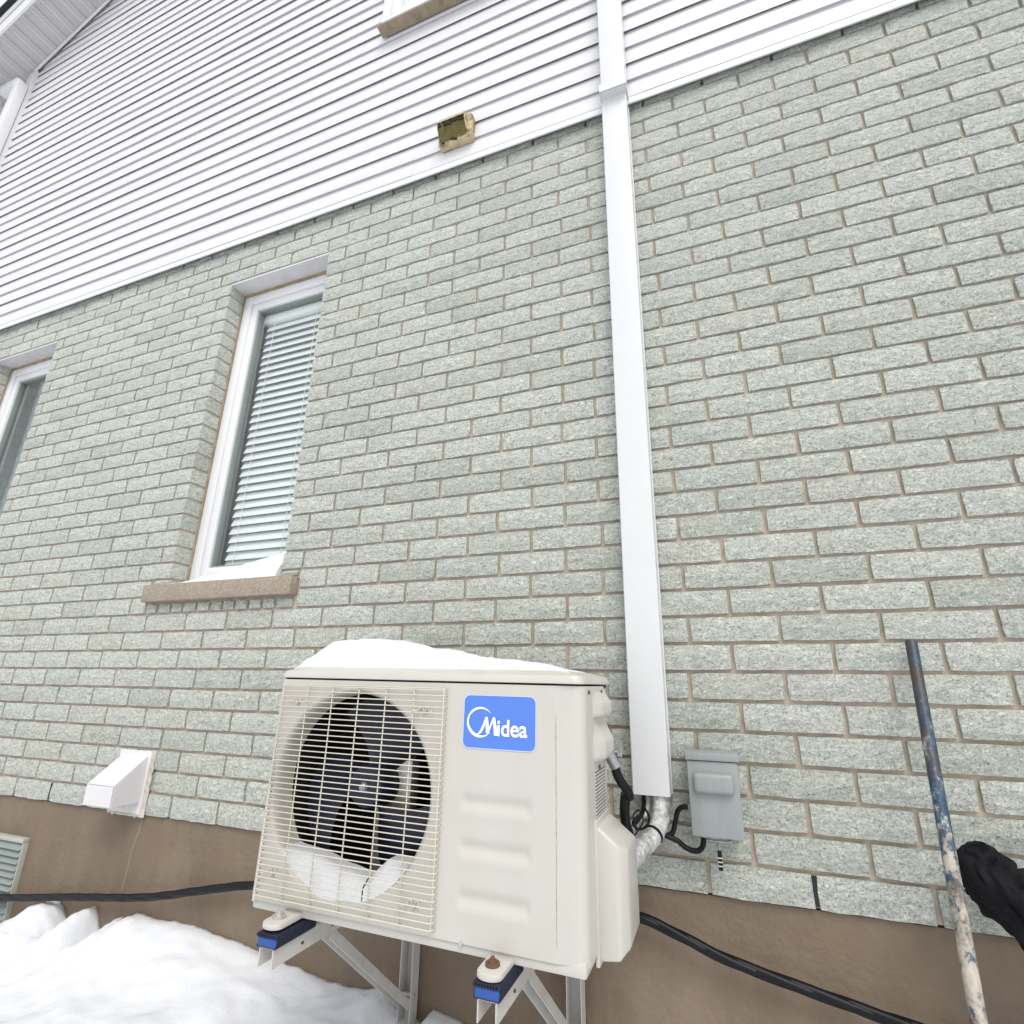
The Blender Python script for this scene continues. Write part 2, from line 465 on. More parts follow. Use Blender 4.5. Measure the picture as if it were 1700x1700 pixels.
# mortar wall with window holes
def wall_with_holes(m, x0, x1, z0, z1, holes, y0, y1):
    xc = sorted({x0, x1, *[h[0] for h in holes], *[h[1] for h in holes]})
    zc = sorted({z0, z1, *[h[2] for h in holes], *[h[3] for h in holes]})
    def solid(i, j):
        if i < 0 or j < 0 or i >= len(xc) - 1 or j >= len(zc) - 1: return False
        cx, cz = (xc[i] + xc[i + 1]) / 2, (zc[j] + zc[j + 1]) / 2
        return not any(h[0] < cx < h[1] and h[2] < cz < h[3] for h in holes)
    for i in range(len(xc) - 1):
        for j in range(len(zc) - 1):
            if not solid(i, j): continue
            a, b, c, d = xc[i], xc[i + 1], zc[j], zc[j + 1]
            m.poly([(a, y0, c), (b, y0, c), (b, y0, d), (a, y0, d)])
            m.poly([(a, y1, d), (b, y1, d), (b, y1, c), (a, y1, c)])
            if not solid(i - 1, j): m.poly([(a, y0, d), (a, y1, d), (a, y1, c), (a, y0, c)])
            if not solid(i + 1, j): m.poly([(b, y0, c), (b, y1, c), (b, y1, d), (b, y0, d)])
            if not solid(i, j - 1): m.poly([(a, y0, c), (a, y1, c), (b, y1, c), (b, y0, c)])
            if not solid(i, j + 1): m.poly([(a, y0, d), (b, y0, d), (b, y1, d), (a, y1, d)])
m = MB()
wall_with_holes(m, XL + 0.006, XR, 0.002, NC * CH - 0.06, [(a - 0.006, b + 0.0035, ZS0 + 0.03, ZH + 0.004) for a, b in WINS], 0.0120, 0.095)
bw = m.build('brick_wall', MT['mortar'], house, recalc=False)

def brick_bm(l, h, d, seed, nx=8, nzc=3):
    rnd = random.Random(seed)
    b = bmesh.new()
    nx = max(2, int(round(nx * l / 0.228)))
    V = []
    for j in range(nzc + 1):
        r = []
        for i in range(nx + 1):
            u, v = i / nx, j / nzc
            ex = min(i, nx - i) == 0; ez = min(j, nzc - j) == 0
            x = (u - 0.5) * l; z = (v - 0.5) * h
            y = rnd.uniform(-0.0052, 0.0016)
            if ex or ez:
                y = rnd.uniform(0.0008, 0.0032)
                if ex: x += (-1 if i else 1) * rnd.uniform(-0.0006, 0.0018)
                if ez: z += (-1 if j else 1) * rnd.uniform(-0.0007, 0.0014)
                if ex and ez: y += 0.0018; x += (-1 if i else 1) * 0.0008; z += (-1 if j else 1) * 0.0009
            else:
                x += rnd.uniform(-0.3, 0.3) * l / nx; z += rnd.uniform(-0.25, 0.25) * h / nzc
            r.append(b.verts.new((x, y, z)))
        V.append(r)
    for j in range(nzc):
        for i in range(nx):
            b.faces.new((V[j][i], V[j][i + 1], V[j + 1][i + 1], V[j + 1][i]))
    loop = V[0] + [V[j][nx] for j in range(1, nzc + 1)] + V[nzc][nx - 1::-1] + [V[j][0] for j in range(nzc - 1, 0, -1)]
    back = [b.verts.new((v.co.x, d, v.co.z)) for v in loop]
    n = len(loop)
    for i in range(n):
        b.faces.new((loop[(i + 1) % n], loop[i], back[i], back[(i + 1) % n]))
    return b
def brick_mesh(l, h, d, seed, **kw):
    b = brick_bm(l, h, d, seed, **kw)
    me = bpy.data.meshes.new('brick'); b.to_mesh(me); b.free()
    me.materials.append(MT['brick'])
    return me
JT = 0.0090
pieces = []      # x0, x1, z0, z1
rb = random.Random(3)
def add_course(z0, z1, joints, voids):
    joints = [j for j in joints if not any(va - 0.05 < j < va or vb < j < vb + 0.05 for va, vb in voids)]
    for a, b in zip(joints, joints[1:]):
        segs = [(a, b)]
        for va, vb in voids:
            ns = []
            for s, e in segs:
                if e <= va or s >= vb: ns.append((s, e))
                else:
                    if s < va - 0.012: ns.append((s, va + JT / 2))
                    if e > vb + 0.012: ns.append((vb - JT / 2, e))
            segs = ns
        for s, e in segs:
            if e - s > 0.024:
                pieces.append((s + JT / 2, e - JT / 2, z0 + JT / 2, z1 - JT / 2))
for i in range(NC):
    k = 36 - i
    off = 0.0 if k % 2 == 0 else LB / 2
    n0 = int(math.floor((XL - off) / LB)); n1 = int(math.ceil((XR - off) / LB))
    js = [XL - JT / 2] + [n * LB + off + rb.gauss(0, 0.0035) * (i > 0) for n in range(n0, n1 + 1) if XL + 0.04 < n * LB + off < XR - 0.04] + [XR + JT / 2]
    z0, z1 = i * CH + (-JT / 2 if i == 0 else 0), (i + 1) * CH
    if i == NC - 1: z1 -= 0.03
    voids = []
    zm = (z0 + z1) / 2
    if ZS0 + 0.03 < z1 - JT and z0 < ZH - 0.02:
        if i == 11:      # sill course: stone runs past the opening
            voids = [(a - 0.115, b + 0.10) for a, b in WINS]
        else:
            voids = list(WINS)
    if i == 10:
        voids = [(a - 0.115, b + 0.10) for a, b in WINS]
    add_course(z0, z1, js, voids)
# cut pieces under and beside the sills
for a, b in WINS:
    xa, xb = a - 0.105, b + 0.09
    x = xa
    while x < xb - 0.03:
        w = min(rb.uniform(0.062, 0.085), xb - x)
        if xb - (x + w) < 0.03: w = xb - x
        pieces.append((x, x + w - 0.012, 10 * CH + JT / 2, ZS0 - 0.009))
        x += w
    pieces.append((a - 0.09, a - 0.004, ZS1 + 0.006, 12 * CH - JT / 2))
    pieces.append((b + 0.004, b + 0.085, ZS1 + 0.006, 12 * CH - JT / 2))
def brick_score(p):
    c = ((p[0] + p[1]) / 2, 0, (p[2] + p[3]) / 2)
    v = Vector(c) - CAM
    d = v.dot(FWD)
    if d < 0.3: return 0
    x, y = proj(c)
    if not (5 < x < 1695 and 5 < y < 1695): return 0
    if 430 < x < 985 and 1120 < y < 1560: return 0
    if 1000 + (y - 180) * 0.045 < x < 1040 + (y - 180) * 0.06 and y < 1320: return 0
    return (p[1] - p[0]) * (p[3] - p[2]) * (-v.y) / d ** 3
order = sorted(pieces, key=brick_score, reverse=True)
variants = {}
FULL = [brick_mesh(LB - JT, CH - JT, 0.09, 100 + s, nx=11, nzc=4) for s in range(14)]
orig_bw = origin(bw)
for p in order[:300]:
    l, h = p[1] - p[0], p[3] - p[2]
    if abs(l - (LB - JT)) < 0.016 and abs(h - (CH - JT)) < 0.003:
        me = rb.choice(FULL); sx = l / (LB - JT)
    else:
        me = brick_mesh(l, h, 0.09, rb.randint(0, 9999)); sx = 1
    o = bpy.data.objects.new('brick', me)
    COL.objects.link(o)
    o.parent = bw
    o.location = Vector(((p[0] + p[1]) / 2, rb.uniform(-0.0012, 0.0012), (p[2] + p[3]) / 2)) - orig_bw
    o.rotation_euler = (0, PI if (sx == 1 or True) and rb.random() < 0.5 else 0, 0)
    o.rotation_euler.y += rb.gauss(0, 0.003)
    o.scale = (sx, 1, 1)
m = MB()
for q, p in enumerate(order[300:]):
    b = brick_bm(p[1] - p[0], p[3] - p[2], 0.09, 5000 + q, 6, 2)
    bmesh.ops.translate(b, verts=b.verts, vec=((p[0] + p[1]) / 2, rb.uniform(-0.0012, 0.0012), (p[2] + p[3]) / 2))
    m._merge(b)
tag(m.build('brick_remainder', MT['brick'], bw, recalc=False), kind='stuff')

# siding: double-lap vinyl planks on a flat backing, clipped by the rake of the gable
def roof_z(x): return 5.83 + 0.53 * (x + 5.493)
ZB = 2.772
m = MB()
m.prism([(XL + 0.01, -0.012, ZB + 0.046), (XR, -0.012, ZB + 0.046), (XR, -0.012, roof_z(XR)), (XL + 0.01, -0.012, roof_z(XL + 0.01))], (0, 0.10, 0))
sd_ = m.build('siding', MT['siding'], house)
m = MB()
m.prism([(XL, -0.0245, ZB + 0.001), (XL, -0.0300, ZB), (XL, -0.0315, ZB + 0.003), (XL, -0.0300, ZB + 0.034), (XL, -0.024, ZB + 0.037), (XL, -0.0225, ZB + 0.056), (XL, -0.014, ZB + 0.056), (XL, -0.014, ZB + 0.045), (XL, -0.0275, ZB + 0.032), (XL, -0.0285, ZB + 0.006)], (XR - XL, 0, 0))
m.build('starter_trim', MT['trim'], sd_)
UW = (-1.345, -0.43, 3.965, 5.3)
rs = random.Random(11)
# each butt edge: list of seams along X (some read from the photograph)
for i in range(18):
    zb = 2.814 + 0.2 * i
    zt = zb + 0.2
    seams = {0: [-0.78 - 0.3, 0.02], 1: [-1.02], 2: [-0.97, 0.6], 3: [-1.0 - 0.05], 5: [-1.5]}.get(i, [])
    if not seams or rs.random() < 0.5: seams = seams + [rs.uniform(-4.6, -2.2)]
    if i % 3 == 1: seams = seams + [rs.uniform(-0.3, 1.2)]
    ends = sorted([XL + 0.03] + seams + [XR])
    for q_, (s, e) in enumerate(zip(ends, ends[1:])):
        spans = [(s, e)]
        if zb > UW[2] - 0.02:
            spans = []
            if s < UW[0]: spans.append((s, min(e, UW[0] + 0.02)))
            if e > UW[1]: spans.append((max(s, UW[1] - 0.02), e))
        for a, b in spans:
            lift = rs.uniform(0, 0.0008) + 0.0018 * (q_ % 2)
            prof = []
            for lap in range(2):
                z = zb + 0.1 * lap
                if lap == 0:
                    prof += [(-0.0270, z + 0.016), (-0.0410 - lift, z + 0.013), (-0.0420 - lift, z + 0.001), (-0.0432 - lift, z), (-0.0440 - lift, z + 0.002)]
                else:
                    prof += [(-0.0280, z - 0.001), (-0.0290, z + 0.008), (-0.0405 - lift, z + 0.0060), (-0.0425 - lift, z), (-0.0438 - lift, z + 0.003)]
                prof += [(-0.0370 - lift, z + 0.05), (-0.0282, z + 0.0985 if lap == 0 else z + 0.1055)]
            def xl(z, a=a):
                xr = (z - 5.83) / 0.53 - 5.493 + 0.02
                return max(a - (0.012 if a > XL + 0.05 else 0), xr)
            if xl(zt) >= b: continue
            nseg = max(2, int((b - a) / 0.35))
            rows = []
            for q in range(nseg + 1):
                t = q / nseg
                rows.append([(xl(z) * (1 - t) + b * t, -0.0165 + (y + 0.029) * 0.66 + 0.0008 * nz(t * 9 + a, z * 3, i), z + 0.0012 * nz(t * 5 + a, i * 3.3, 2)) for y, z in prof])
            m = MB(); m.grid(rows)
            m.build('siding_plank', MT['siding'], sd_, smooth=25)

# corner post, side wall, rake: soffit, fascia, shingle edge
m = MB()
m.box(XL - 0.06, XL + 0.045, -0.052, 0.1, ZB, roof_z(XL) - 0.02, 0.004)
m.build('corner_post', MT['trim'], house, 30)
m = MB()
m.box(XL - 0.03, XL + 0.02, 0.1, 6.0, -1.3, roof_z(XL))
m.build('side_wall', MT['siding'], house)
OV = 0.325
ca, sa = 1 / math.hypot(1, 0.53), 0.53 / math.hypot(1, 0.53)
m = MB()
def rk(x, y, dz): return (x, y, roof_z(x) + dz)
X0, X1 = -6.0, 1.7
m.prism([rk(X0, -OV, 0.012), rk(X1, -OV, 0.012), rk(X1, -OV, 0.05), rk(X0, -OV, 0.05)], (0, OV + 0.05, 0))
so = m.build('soffit', MT['soffit'], house)
pw = 0.128
n_p = int((X1 - X0) / ca / pw)
pm_mesh = None
def soffit_panel_mesh():
    b = MB()
    # one board: shallow pan with a rib at one side, seen from below; local x along the rake, y out from wall, z normal
    prof = [(0.002, 0.006), (0.004, -0.002), (pw * 0.46, -0.002), (pw * 0.48, 0.003), (pw * 0.52, 0.003), (pw * 0.54, -0.002), (pw - 0.004, -0.002), (pw - 0.002, 0.006)]
    b.grid([[(x, y, z) for x, z in prof] for y in (-OV + 0.002, -0.035)])
    me = bpy.data.meshes.new('soffit_panel'); b.bm.to_mesh(me); b.bm.free(); me.materials.append(MT['soffit']); return me
def slots_mesh():
    b = MB()
    for half in (0.0, pw * 0.54):
        for r in range(3):
            xx = half + pw * (0.10 + 0.13 * r)
            for q in range(13):
                yy = -OV + 0.02 + q * 0.0215 + (0.0105 if r % 2 else 0)
                b.poly([(xx, yy, -0.0026), (xx + 0.0055, yy, -0.0026), (xx + 0.0055, yy + 0.013, -0.0026), (xx, yy + 0.012, -0.0026)])
    me = bpy.data.meshes.new('vent_slots'); b.bm.to_mesh(me); b.bm.free(); me.materials.append(MT['slot']); return me
spm, slm = soffit_panel_mesh(), slots_mesh()
ang = math.atan(0.53)
for q in range(26):
    x = X0 + q * pw * ca
    for me, nm in ((spm, 'soffit_panel'), (slm, 'vent_slots')):
        o = bpy.data.objects.new(nm, me); COL.objects.link(o); o.parent = so
        o.location = Vector((x, 0, roof_z(x) + 0.002)) - origin(so); o.rotation_euler = (0, -ang, 0)
        if nm == 'vent_slots': o['kind'] = 'stuff'
m = MB()
m.prism([rk(X0, -OV - 0.022, -0.03), rk(X1, -OV - 0.022, -0.03), rk(X1, -OV - 0.022, 0.20), rk(X0, -OV - 0.022, 0.20)], (0, 0.02, 0), 0.003)
m.prism([rk(X0, -OV - 0.04, 0.14), rk(X1, -OV - 0.04, 0.14), rk(X1, -OV - 0.04, 0.20), rk(X0, -OV - 0.04, 0.20)], (0, 0.017, 0), 0.003)
m.build('fascia', MT['fascia'], house)
m = MB()
m.prism([rk(X0, -OV - 0.075, 0.203), rk(X1, -OV - 0.075, 0.203), rk(X1, -OV - 0.075, 0.235), rk(X0, -OV - 0.075, 0.235)], (0, 6.4, 0))
m.build('roof', MT['shingle'], house)
# wall-side trim under the soffit
m = MB()
m.prism([rk(XL, -0.052, -0.045), rk(X1, -0.052, -0.045), rk(X1, -0.052, -0.005), rk(XL, -0.052, -0.005)], (0, 0.012, 0), 0.002)
m.build('rake_trim', MT['trim'], house)

# ------------------------------------------------------------------ windows
def ring(m, x0, x1, z0, z1, w, y0, y1, bev=0.003):
    m.box(x0, x0 + w, y0, y1, z0, z1, bev)
    m.box(x1 - w, x1, y0, y1, z0, z1, bev)
    m.box(x0 + w - 0.001, x1 - w + 0.001, y0 + 0.0004, y1, z1 - w, z1, bev)
    m.box(x0 + w - 0.001, x1 - w + 0.001, y0 + 0.0004, y1, z0, z0 + w, bev)
def window(a, b):
    m = MB()
    ring(m, a + 0.006, b - 0.006, ZS1 + 0.002, ZH - 0.022, 0.052, 0.092, 0.18)
    w = m.build('window', MT['pvc'], house, 35)
    m = MB()
    ring(m, a + 0.058, b - 0.058, ZS1 + 0.054, ZH - 0.074, 0.040, 0.103, 0.165)
    m.build('sash', MT['pvc'], w, 35)
    m = MB()
    ring(m, a + 0.096, b - 0.096, ZS1 + 0.092, ZH - 0.112, 0.012, 0.116, 0.150, 0.002)
    m.build('glazing_bead', MT['louvre'], w, 35)
    m = MB()
    m.poly([(a + 0.102, 0.136, ZS1 + 0.098), (b - 0.102, 0.136, ZS1 + 0.098), (b - 0.102, 0.136, ZH - 0.118), (a + 0.102, 0.136, ZH - 0.118)])
    m.build('pane', MT['glass'], w, recalc=False)
    m = MB()
    m.box(a - 0.003, b + 0.003, -0.001, 0.094, ZH - 0.006, ZH + 0.002)
    m.build('lintel', MT['lintel'], w)
    m = MB()
    m.box(a - 0.002, b + 0.002, 0.086, 0.0905, ZH - 0.016, ZH - 0.007)
    m.box(a, b, 0.0906, 0.12, ZH - 0.0235, ZH - 0.007)
    m.box(a - 0.004, a + 0.0045, 0.084, 0.0945, ZS1 + 0.002, ZH - 0.02)
    m.box(b - 0.010, b + 0.004, 0.082, 0.0945, ZS1 + 0.002, ZH - 0.02)
    m.build('caulk', MT['caulk'], w)
    m = MB()
    m.box(a - 0.105, b + 0.09, -0.034, 0.10, ZS0, ZS1, 0.004)
    m.build('sill', MT['sill'], w, 35)
    # room behind
    m = MB()
    x0, x1, y0, y1, z0, z1 = a - 0.25, b + 0.25, 0.19, 0.6, ZS1 - 0.2, ZH + 0.1
    m.poly([(x0, y1, z0), (x1, y1, z0), (x1, y1, z1), (x0, y1, z1)])
    m.poly([(x0, y0, z0), (x0, y1, z0), (x0, y1, z1), (x0, y0, z1)])
    m.poly([(x1, y0, z0), (x1, y1, z0), (x1, y1, z1), (x1, y0, z1)])
    m.poly([(x0, y0, z0), (x1, y0, z0), (x1, y1, z0), (x0, y1, z0)])
    m.poly([(x0, y0, z1), (x1, y0, z1), (x1, y1, z1), (x0, y1, z1)])
    for (p, q, r, s) in ((x0, a + 0.02, z0, z1), (b - 0.02, x1, z0, z1)):
        m.poly([(p, y0, r), (q, y0, r), (q, y0, s), (p, y0, s)])
    m.poly([(a + 0.02, y0, z0), (b - 0.02, y0, z0), (b - 0.02, y0, ZS1 + 0.02), (a + 0.02, y0, ZS1 + 0.02)])
    m.poly([(a + 0.02, y0, ZH - 0.04), (b - 0.02, y0, ZH - 0.04), (b - 0.02, y0, z1), (a + 0.02, y0, z1)])
    m.build('room', MT['room'], w, recalc=False)
    return w
for a, b in WINS: window(a, b)

# upper window on the siding
m = MB()
ring(m, UW[0], UW[1], UW[2], UW[3], 0.055, -0.075, -0.02)
w = m.build('window', MT['pvc'], house, 35)
m = MB()
ring(m, UW[0] + 0.054, UW[1] - 0.054, UW[2] + 0.054, UW[3] - 0.054, 0.06, -0.068, -0.022)
m.build('sash', MT['pvc'], w, 35)
m = MB(); m.poly([(UW[0] + 0.11, -0.044, UW[2] + 0.11), (UW[1] - 0.11, -0.044, UW[2] + 0.11), (UW[1] - 0.11, -0.044, UW[3] - 0.11), (UW[0] + 0.11, -0.044, UW[3] - 0.11)])
m.build('pane', MT['glass'], w, recalc=False)
m = MB(); m.box(UW[0] + 0.11, UW[1] - 0.11, -0.036, -0.030, UW[2] + 0.11, UW[3] - 0.11)
m.build('pane_backing', MT['room'], w)  # added pale sheet; its tone stands in for the reflection in the pane
m = MB(); m.box(UW[0] - 0.012, UW[1] + 0.012, -0.092, -0.03, UW[2] - 0.022, UW[2] - 0.002, 0.003)
m.build('sill', MT['tan_trim'], w, 35)

# ------------------------------------------------------------------ blind inside the middle window
a, b = WINS[0]
bl = thing('window_blind', ((a + b) / 2, 0.20, ZS1 + 0.06), 'white horizontal slat blind hanging inside the window above the stone sill', 'blind')
m = MB(); m.box(a + 0.10, b - 0.10, 0.152, 0.190, ZH - 0.17, ZH - 0.12, 0.003)
m.build('headrail', MT['blind'], bl, 35)
zz = ZH - 0.20
sl_me = None
while zz > ZS1 + 0.10:
    if sl_me is None:
        m = MB()
        rows = []
        for q in range(7):
            t = q / 6 - 0.5
            yy = 0.170 + t * 0.046 * math.cos(math.radians(65)); z_ = zz + t * 0.046 * math.sin(math.radians(65)) + 0.0025 * (1 - 4 * t * t)
            rows.append([(a + 0.125, yy, z_), (b - 0.105, yy, z_)])
        V1 = rows; V2 = [[(x, y, z - 0.0022) for x, y, z in r] for r in rows]
        m.grid(V1); m.grid(V2); m.grid([V1[0], V2[0]]); m.grid([V1[-1], V2[-1]])
        s0 = m.build('slat', MT['blind'], bl, 30); sl_me = s0.data; z00 = zz
    else:
        o = bpy.data.objects.new('slat', sl_me); COL.objects.link(o); o.parent = bl
        o.location = (0, 0, zz - z00); o.rotation_euler = (0, random.gauss(0, 0.002), 0)
    zz -= 0.0425
for x in (a + 0.19, b - 0.17):
    m = MB(); m.tube([(x, 0.150, ZH - 0.14), (x + 0.002, 0.150, ZS1 + 0.12)], 0.0014, 6); m.build('cord', MT['blind'], bl)
m = MB(); m.box(a + 0.105, b - 0.105, 0.153, 0.187, ZS1 + 0.065, ZS1 + 0.083, 0.003); m.build('bottom_rail', MT['blind'], bl, 35)

# open weep joints in the lowest course
for wx in (0.24, -2.64, -0.48):
    m = MB(); m.box(wx - 0.0048, wx + 0.0048, 0.0035, 0.03, 0.006, 0.068)
    m.build('weep_hole', MT['coil'], bw)

# ------------------------------------------------------------------ snow on the sill
def heap(name, x0, x1, y0, y1, top, base, label, nx=60, ny=16, mat='snow', parent=None):
    m = MB()
    rows = []
    for j in range(ny + 1):
        v = j / ny; r = []
        for i in range(nx + 1):
            u = i / nx
            x, y = x0 + (x1 - x0) * u, y0 + (y1 - y0) * v
            r.append((x, y, max(base(x, y) - 0.004, top(x, y))))
        rows.append(r)
    m.grid(rows)
    bot = [[(x, y, base(x, y) - 0.006) for x, y, z in r] for r in rows]
    m.grid(bot)
    for R, S in ((rows[0], bot[0]), (rows[-1], bot[-1]), ([r[0] for r in rows], [r[0] for r in bot]), ([r[-1] for r in rows], [r[-1] for r in bot])):
        m.grid([R, S])
    o = m.build(name, MT[mat], parent, smooth=40)
    if label: tag(o, label, 'snow')
    return o
def sill_top(x, y):
    h = lerp_table([(-2.19, -0.005), (-2.13, 0.018), (-2.0, 0.055), (-1.85, 0.09), (-1.7, 0.115), (-1.55, 0.14)], x)
    k = min(1, max(0, (y + 0.020 + 0.01 * nz(x * 9, 2)) / 0.10))
    return ZS1 + h * (0.12 + 0.88 * k ** 0.8) * (1 if k > 0 else 0) + 0.004 * nz(x * 15, y * 15) - (0.02 if k <= 0 else 0)
heap('sill_snow', -2.17, -1.556, -0.028, 0.0915, sill_top, lambda x, y: ZS1 + 0.0055, 'wedge of white snow drifted on the stone sill of the window with the blind')

# ------------------------------------------------------------------ outdoor unit
AX0, AX1, AF, AB = -0.976, -0.188, -0.530, -0.270       # cabinet left, right, front, back
AZ0, AZ1 = 0.020, 0.500
ac = thing('air_conditioner', (-0.58, -0.40, AZ0), 'cream outdoor heat pump unit with wire fan grille and blue badge, snow on top', 'heat pump')
FC, FR = (-0.7365, 0.262), 0.214                         # fan ring centre and radius on the front plane
XS = -0.490                                              # border between the fan side and the plain side of the front
m = MB()
# front plate with the round hole
N = 72
lx, rx, bz, tz = AX0 + 0.022, XS, AZ0 + 0.004, AZ1
circ, rect = [], []
for k in range(N):
    t = 2 * PI * k / N
    c, s = math.cos(t), math.sin(t)
    circ.append((FC[0] + FR * c, FC[1] + FR * s))
    sc = min(((rx - FC[0]) / c if c > 1e-9 else 9), ((lx - FC[0]) / c if c < -1e-9 else 9), ((tz - FC[1]) / s if s > 1e-9 else 9), ((bz - FC[1]) / s if s < -1e-9 else 9))
    rect.append((FC[0] + sc * c, FC[1] + sc * s))
for cx, cz in ((lx, bz), (rx, bz), (lx, tz), (rx, tz)):
    k = min(range(N), key=lambda q: (rect[q][0] - cx) ** 2 + (rect[q][1] - cz) ** 2)
    rect[k] = (cx, cz)
mid = [((c[0] - FC[0]) * 1.02 + FC[0], (c[1] - FC[1]) * 1.02 + FC[1]) for c in circ]
m.grid([[(x, AF, z) for x, z in rect], [(x, AF, z) for x, z in mid], [(x, AF + 0.003, z) for x, z in circ]], close_u=True)
# plain side with three embossed grooves, then the slightly turned-back strip past the seam
def emb(x, z):
    y = 0.0
    for zg in (0.268, 0.186, 0.099):
        dz = (z - zg) / 0.0135
        ex = min(1, max(0, (x + 0.452) / 0.008)) * min(1, max(0, (-0.297 - x) / 0.008))
        y += 0.0048 * math.exp(-dz * dz * 1.2) * ex * (1 if dz < 0 else 1)
        y -= 0.0010 * math.exp(-((z - zg + 0.021) / 0.011) ** 2) * ex
    if x > -0.246: y += (x + 0.246) * 0.10 + 0.0012
    return y
gx = [XS + (AX1 - 0.030 - XS) * i / 56 for i in range(57)]
gz = [AZ0 + 0.004 + (AZ1 - AZ0 - 0.004) * j / 120 for j in range(121)]
m.grid([[(x, AF + emb(x, z), z) for x in gx] for z in gz])
# sides: rounded vertical corners, back
def corner(cx, cy, r, a0, a1, n=6):
    return [(cx + r * math.cos(a0 + (a1 - a0) * i / n), cy + r * math.sin(a0 + (a1 - a0) * i / n)) for i in range(n + 1)]
RB = 0.022
yr = AF + emb(AX1 - 0.030, 0.4)
left = [(lx, AF)] + corner(AX0 + RB, AF + RB, RB, -PI / 2, -PI)[1:] + [(AX0, AB), (AX0 + 0.02, AB), (AX0 + 0.02, AB + 0.03)]
right = [(AX1 - 0.030, yr)] + corner(AX1 - 0.026, yr + 0.026, 0.026, -PI / 2, 0)[1:] + [(AX1, AB - 0.06), (AX1 - 0.016, AB - 0.055), (AX1 - 0.016, AB + 0.03)]
for prof in (left, right):
    m.grid([[(x, y, z) for x, y in prof] for z in (AZ0, AZ0 + 0.004, AZ1)])
m.grid([[(AX1 - 0.016, AB + 0.03, z) for z in (AZ0, AZ1)], [(AX0 + 0.02, AB + 0.03, z) for z in (AZ0, AZ1)]])
cab = m.build('cabinet', MT['cabinet'], ac, smooth=35)
m = MB()
m.box(-0.2468, -0.2456, AF - 0.0003, AF + 0.004, AZ0 + 0.03, AZ1 - 0.055)
m.build('panel_seam', MT['seam'], ac)
# base pan
m = MB()
m.box(AX0 + 0.012, AX1 - 0.004, AF + 0.004, AB + 0.02, AZ0 - 0.014, AZ0 + 0.012, 0.005)
m.build('base_pan', MT['cabinet'], ac, 35)
# top cover with chamfered rim
m = MB()
def rr(x0, x1, y0, y1, r, z):
    return [(x, y, z) for x, y in corner(x1 - r, y0 + r, r, -PI / 2, 0, 4) + corner(x1 - r, y1 - r, r, 0, PI / 2, 4) + corner(x0 + r, y1 - r, r, PI / 2, PI, 4) + corner(x0 + r, y0 + r, r, PI, 1.5 * PI, 4)]
rings = [rr(AX0 + 0.004, AX1 - 0.004, AF + 0.004, AB + 0.034, 0.022, AZ1 + 0.0035), rr(AX0, AX1 + 0.000, AF - 0.003, AB + 0.036, 0.024, AZ1 + 0.0045),
         rr(AX0 - 0.001, AX1 + 0.000, AF - 0.003, AB + 0.036, 0.024, AZ1 + 0.009), rr(AX0 + 0.003, AX1 - 0.004, AF + 0.002, AB + 0.034, 0.022, AZ1 + 0.020),
         rr(AX0 + 0.030, AX1 - 0.045, AF + 0.022, AB + 0.020, 0.022, AZ1 + 0.030), rr(AX0 + 0.045, AX1 - 0.06, AF + 0.035, AB + 0.01, 0.02, AZ1 + 0.0315)]
V = m.grid(rings, close_u=True)
m.bm.faces.new(V[-1]); m.bm.faces.new(V[0][::-1])
m.build('top_cover', MT['cabinet'], ac, smooth=28)
# dark seam gasket below the cover
m = MB(); m.box(AX0 + 0.012, AX1 - 0.010, AF + 0.010, AB + 0.02, AZ1 - 0.004, AZ1 + 0.0042)
m.build('gasket', MT['coil'], ac)
# funnel and throat
m = MB()
m.lathe([(FR, AF + 0.003), (FR - 0.004, AF + 0.008), (FR - 0.0045, AF + 0.025), (FR - 0.0055, AF + 0.045), (FR - 0.0055, AF + 0.062)], FC, 72)
m.build('fan_ring', MT['funnel'], ac, smooth=0)
# interior: throat, coil and sides
m = MB()
m.lathe([(FR - 0.0055, AF + 0.062), (FR + 0.004, AF + 0.08)], FC, 72)
x0, x1, y0, y1, z0, z1 = AX0 + 0.02, XS - 0.01, AF + 0.012, AB - 0.01, AZ0 + 0.014, AZ1 - 0.006
m.poly([(x0, y1, z0), (x1, y1, z0), (x1, y1, z1), (x0, y1, z1)])
for xx in (x0, x1): m.poly([(xx, y0, z0), (xx, y1, z0), (xx, y1, z1), (xx, y0, z1)])
for zz in (z0, z1): m.poly([(x0, y0, zz), (x1, y0, zz), (x1, y1, zz), (x0, y1, zz)])
m.build('coil', MT['coil'], ac, recalc=False)
# motor bracket
m = MB()
m.box(FC[0] - 0.03, FC[0] + 0.05, AF + 0.165, AF + 0.185, AZ0 + 0.02, AZ1 - 0.01, 0.002)
m.box(FC[0] - 0.012, FC[0] + 0.085, AF + 0.135, AF + 0.175, FC[1] - 0.065, FC[1] + 0.055, 0.006)
m.build('motor_bracket', MT['steel'], ac, 35)
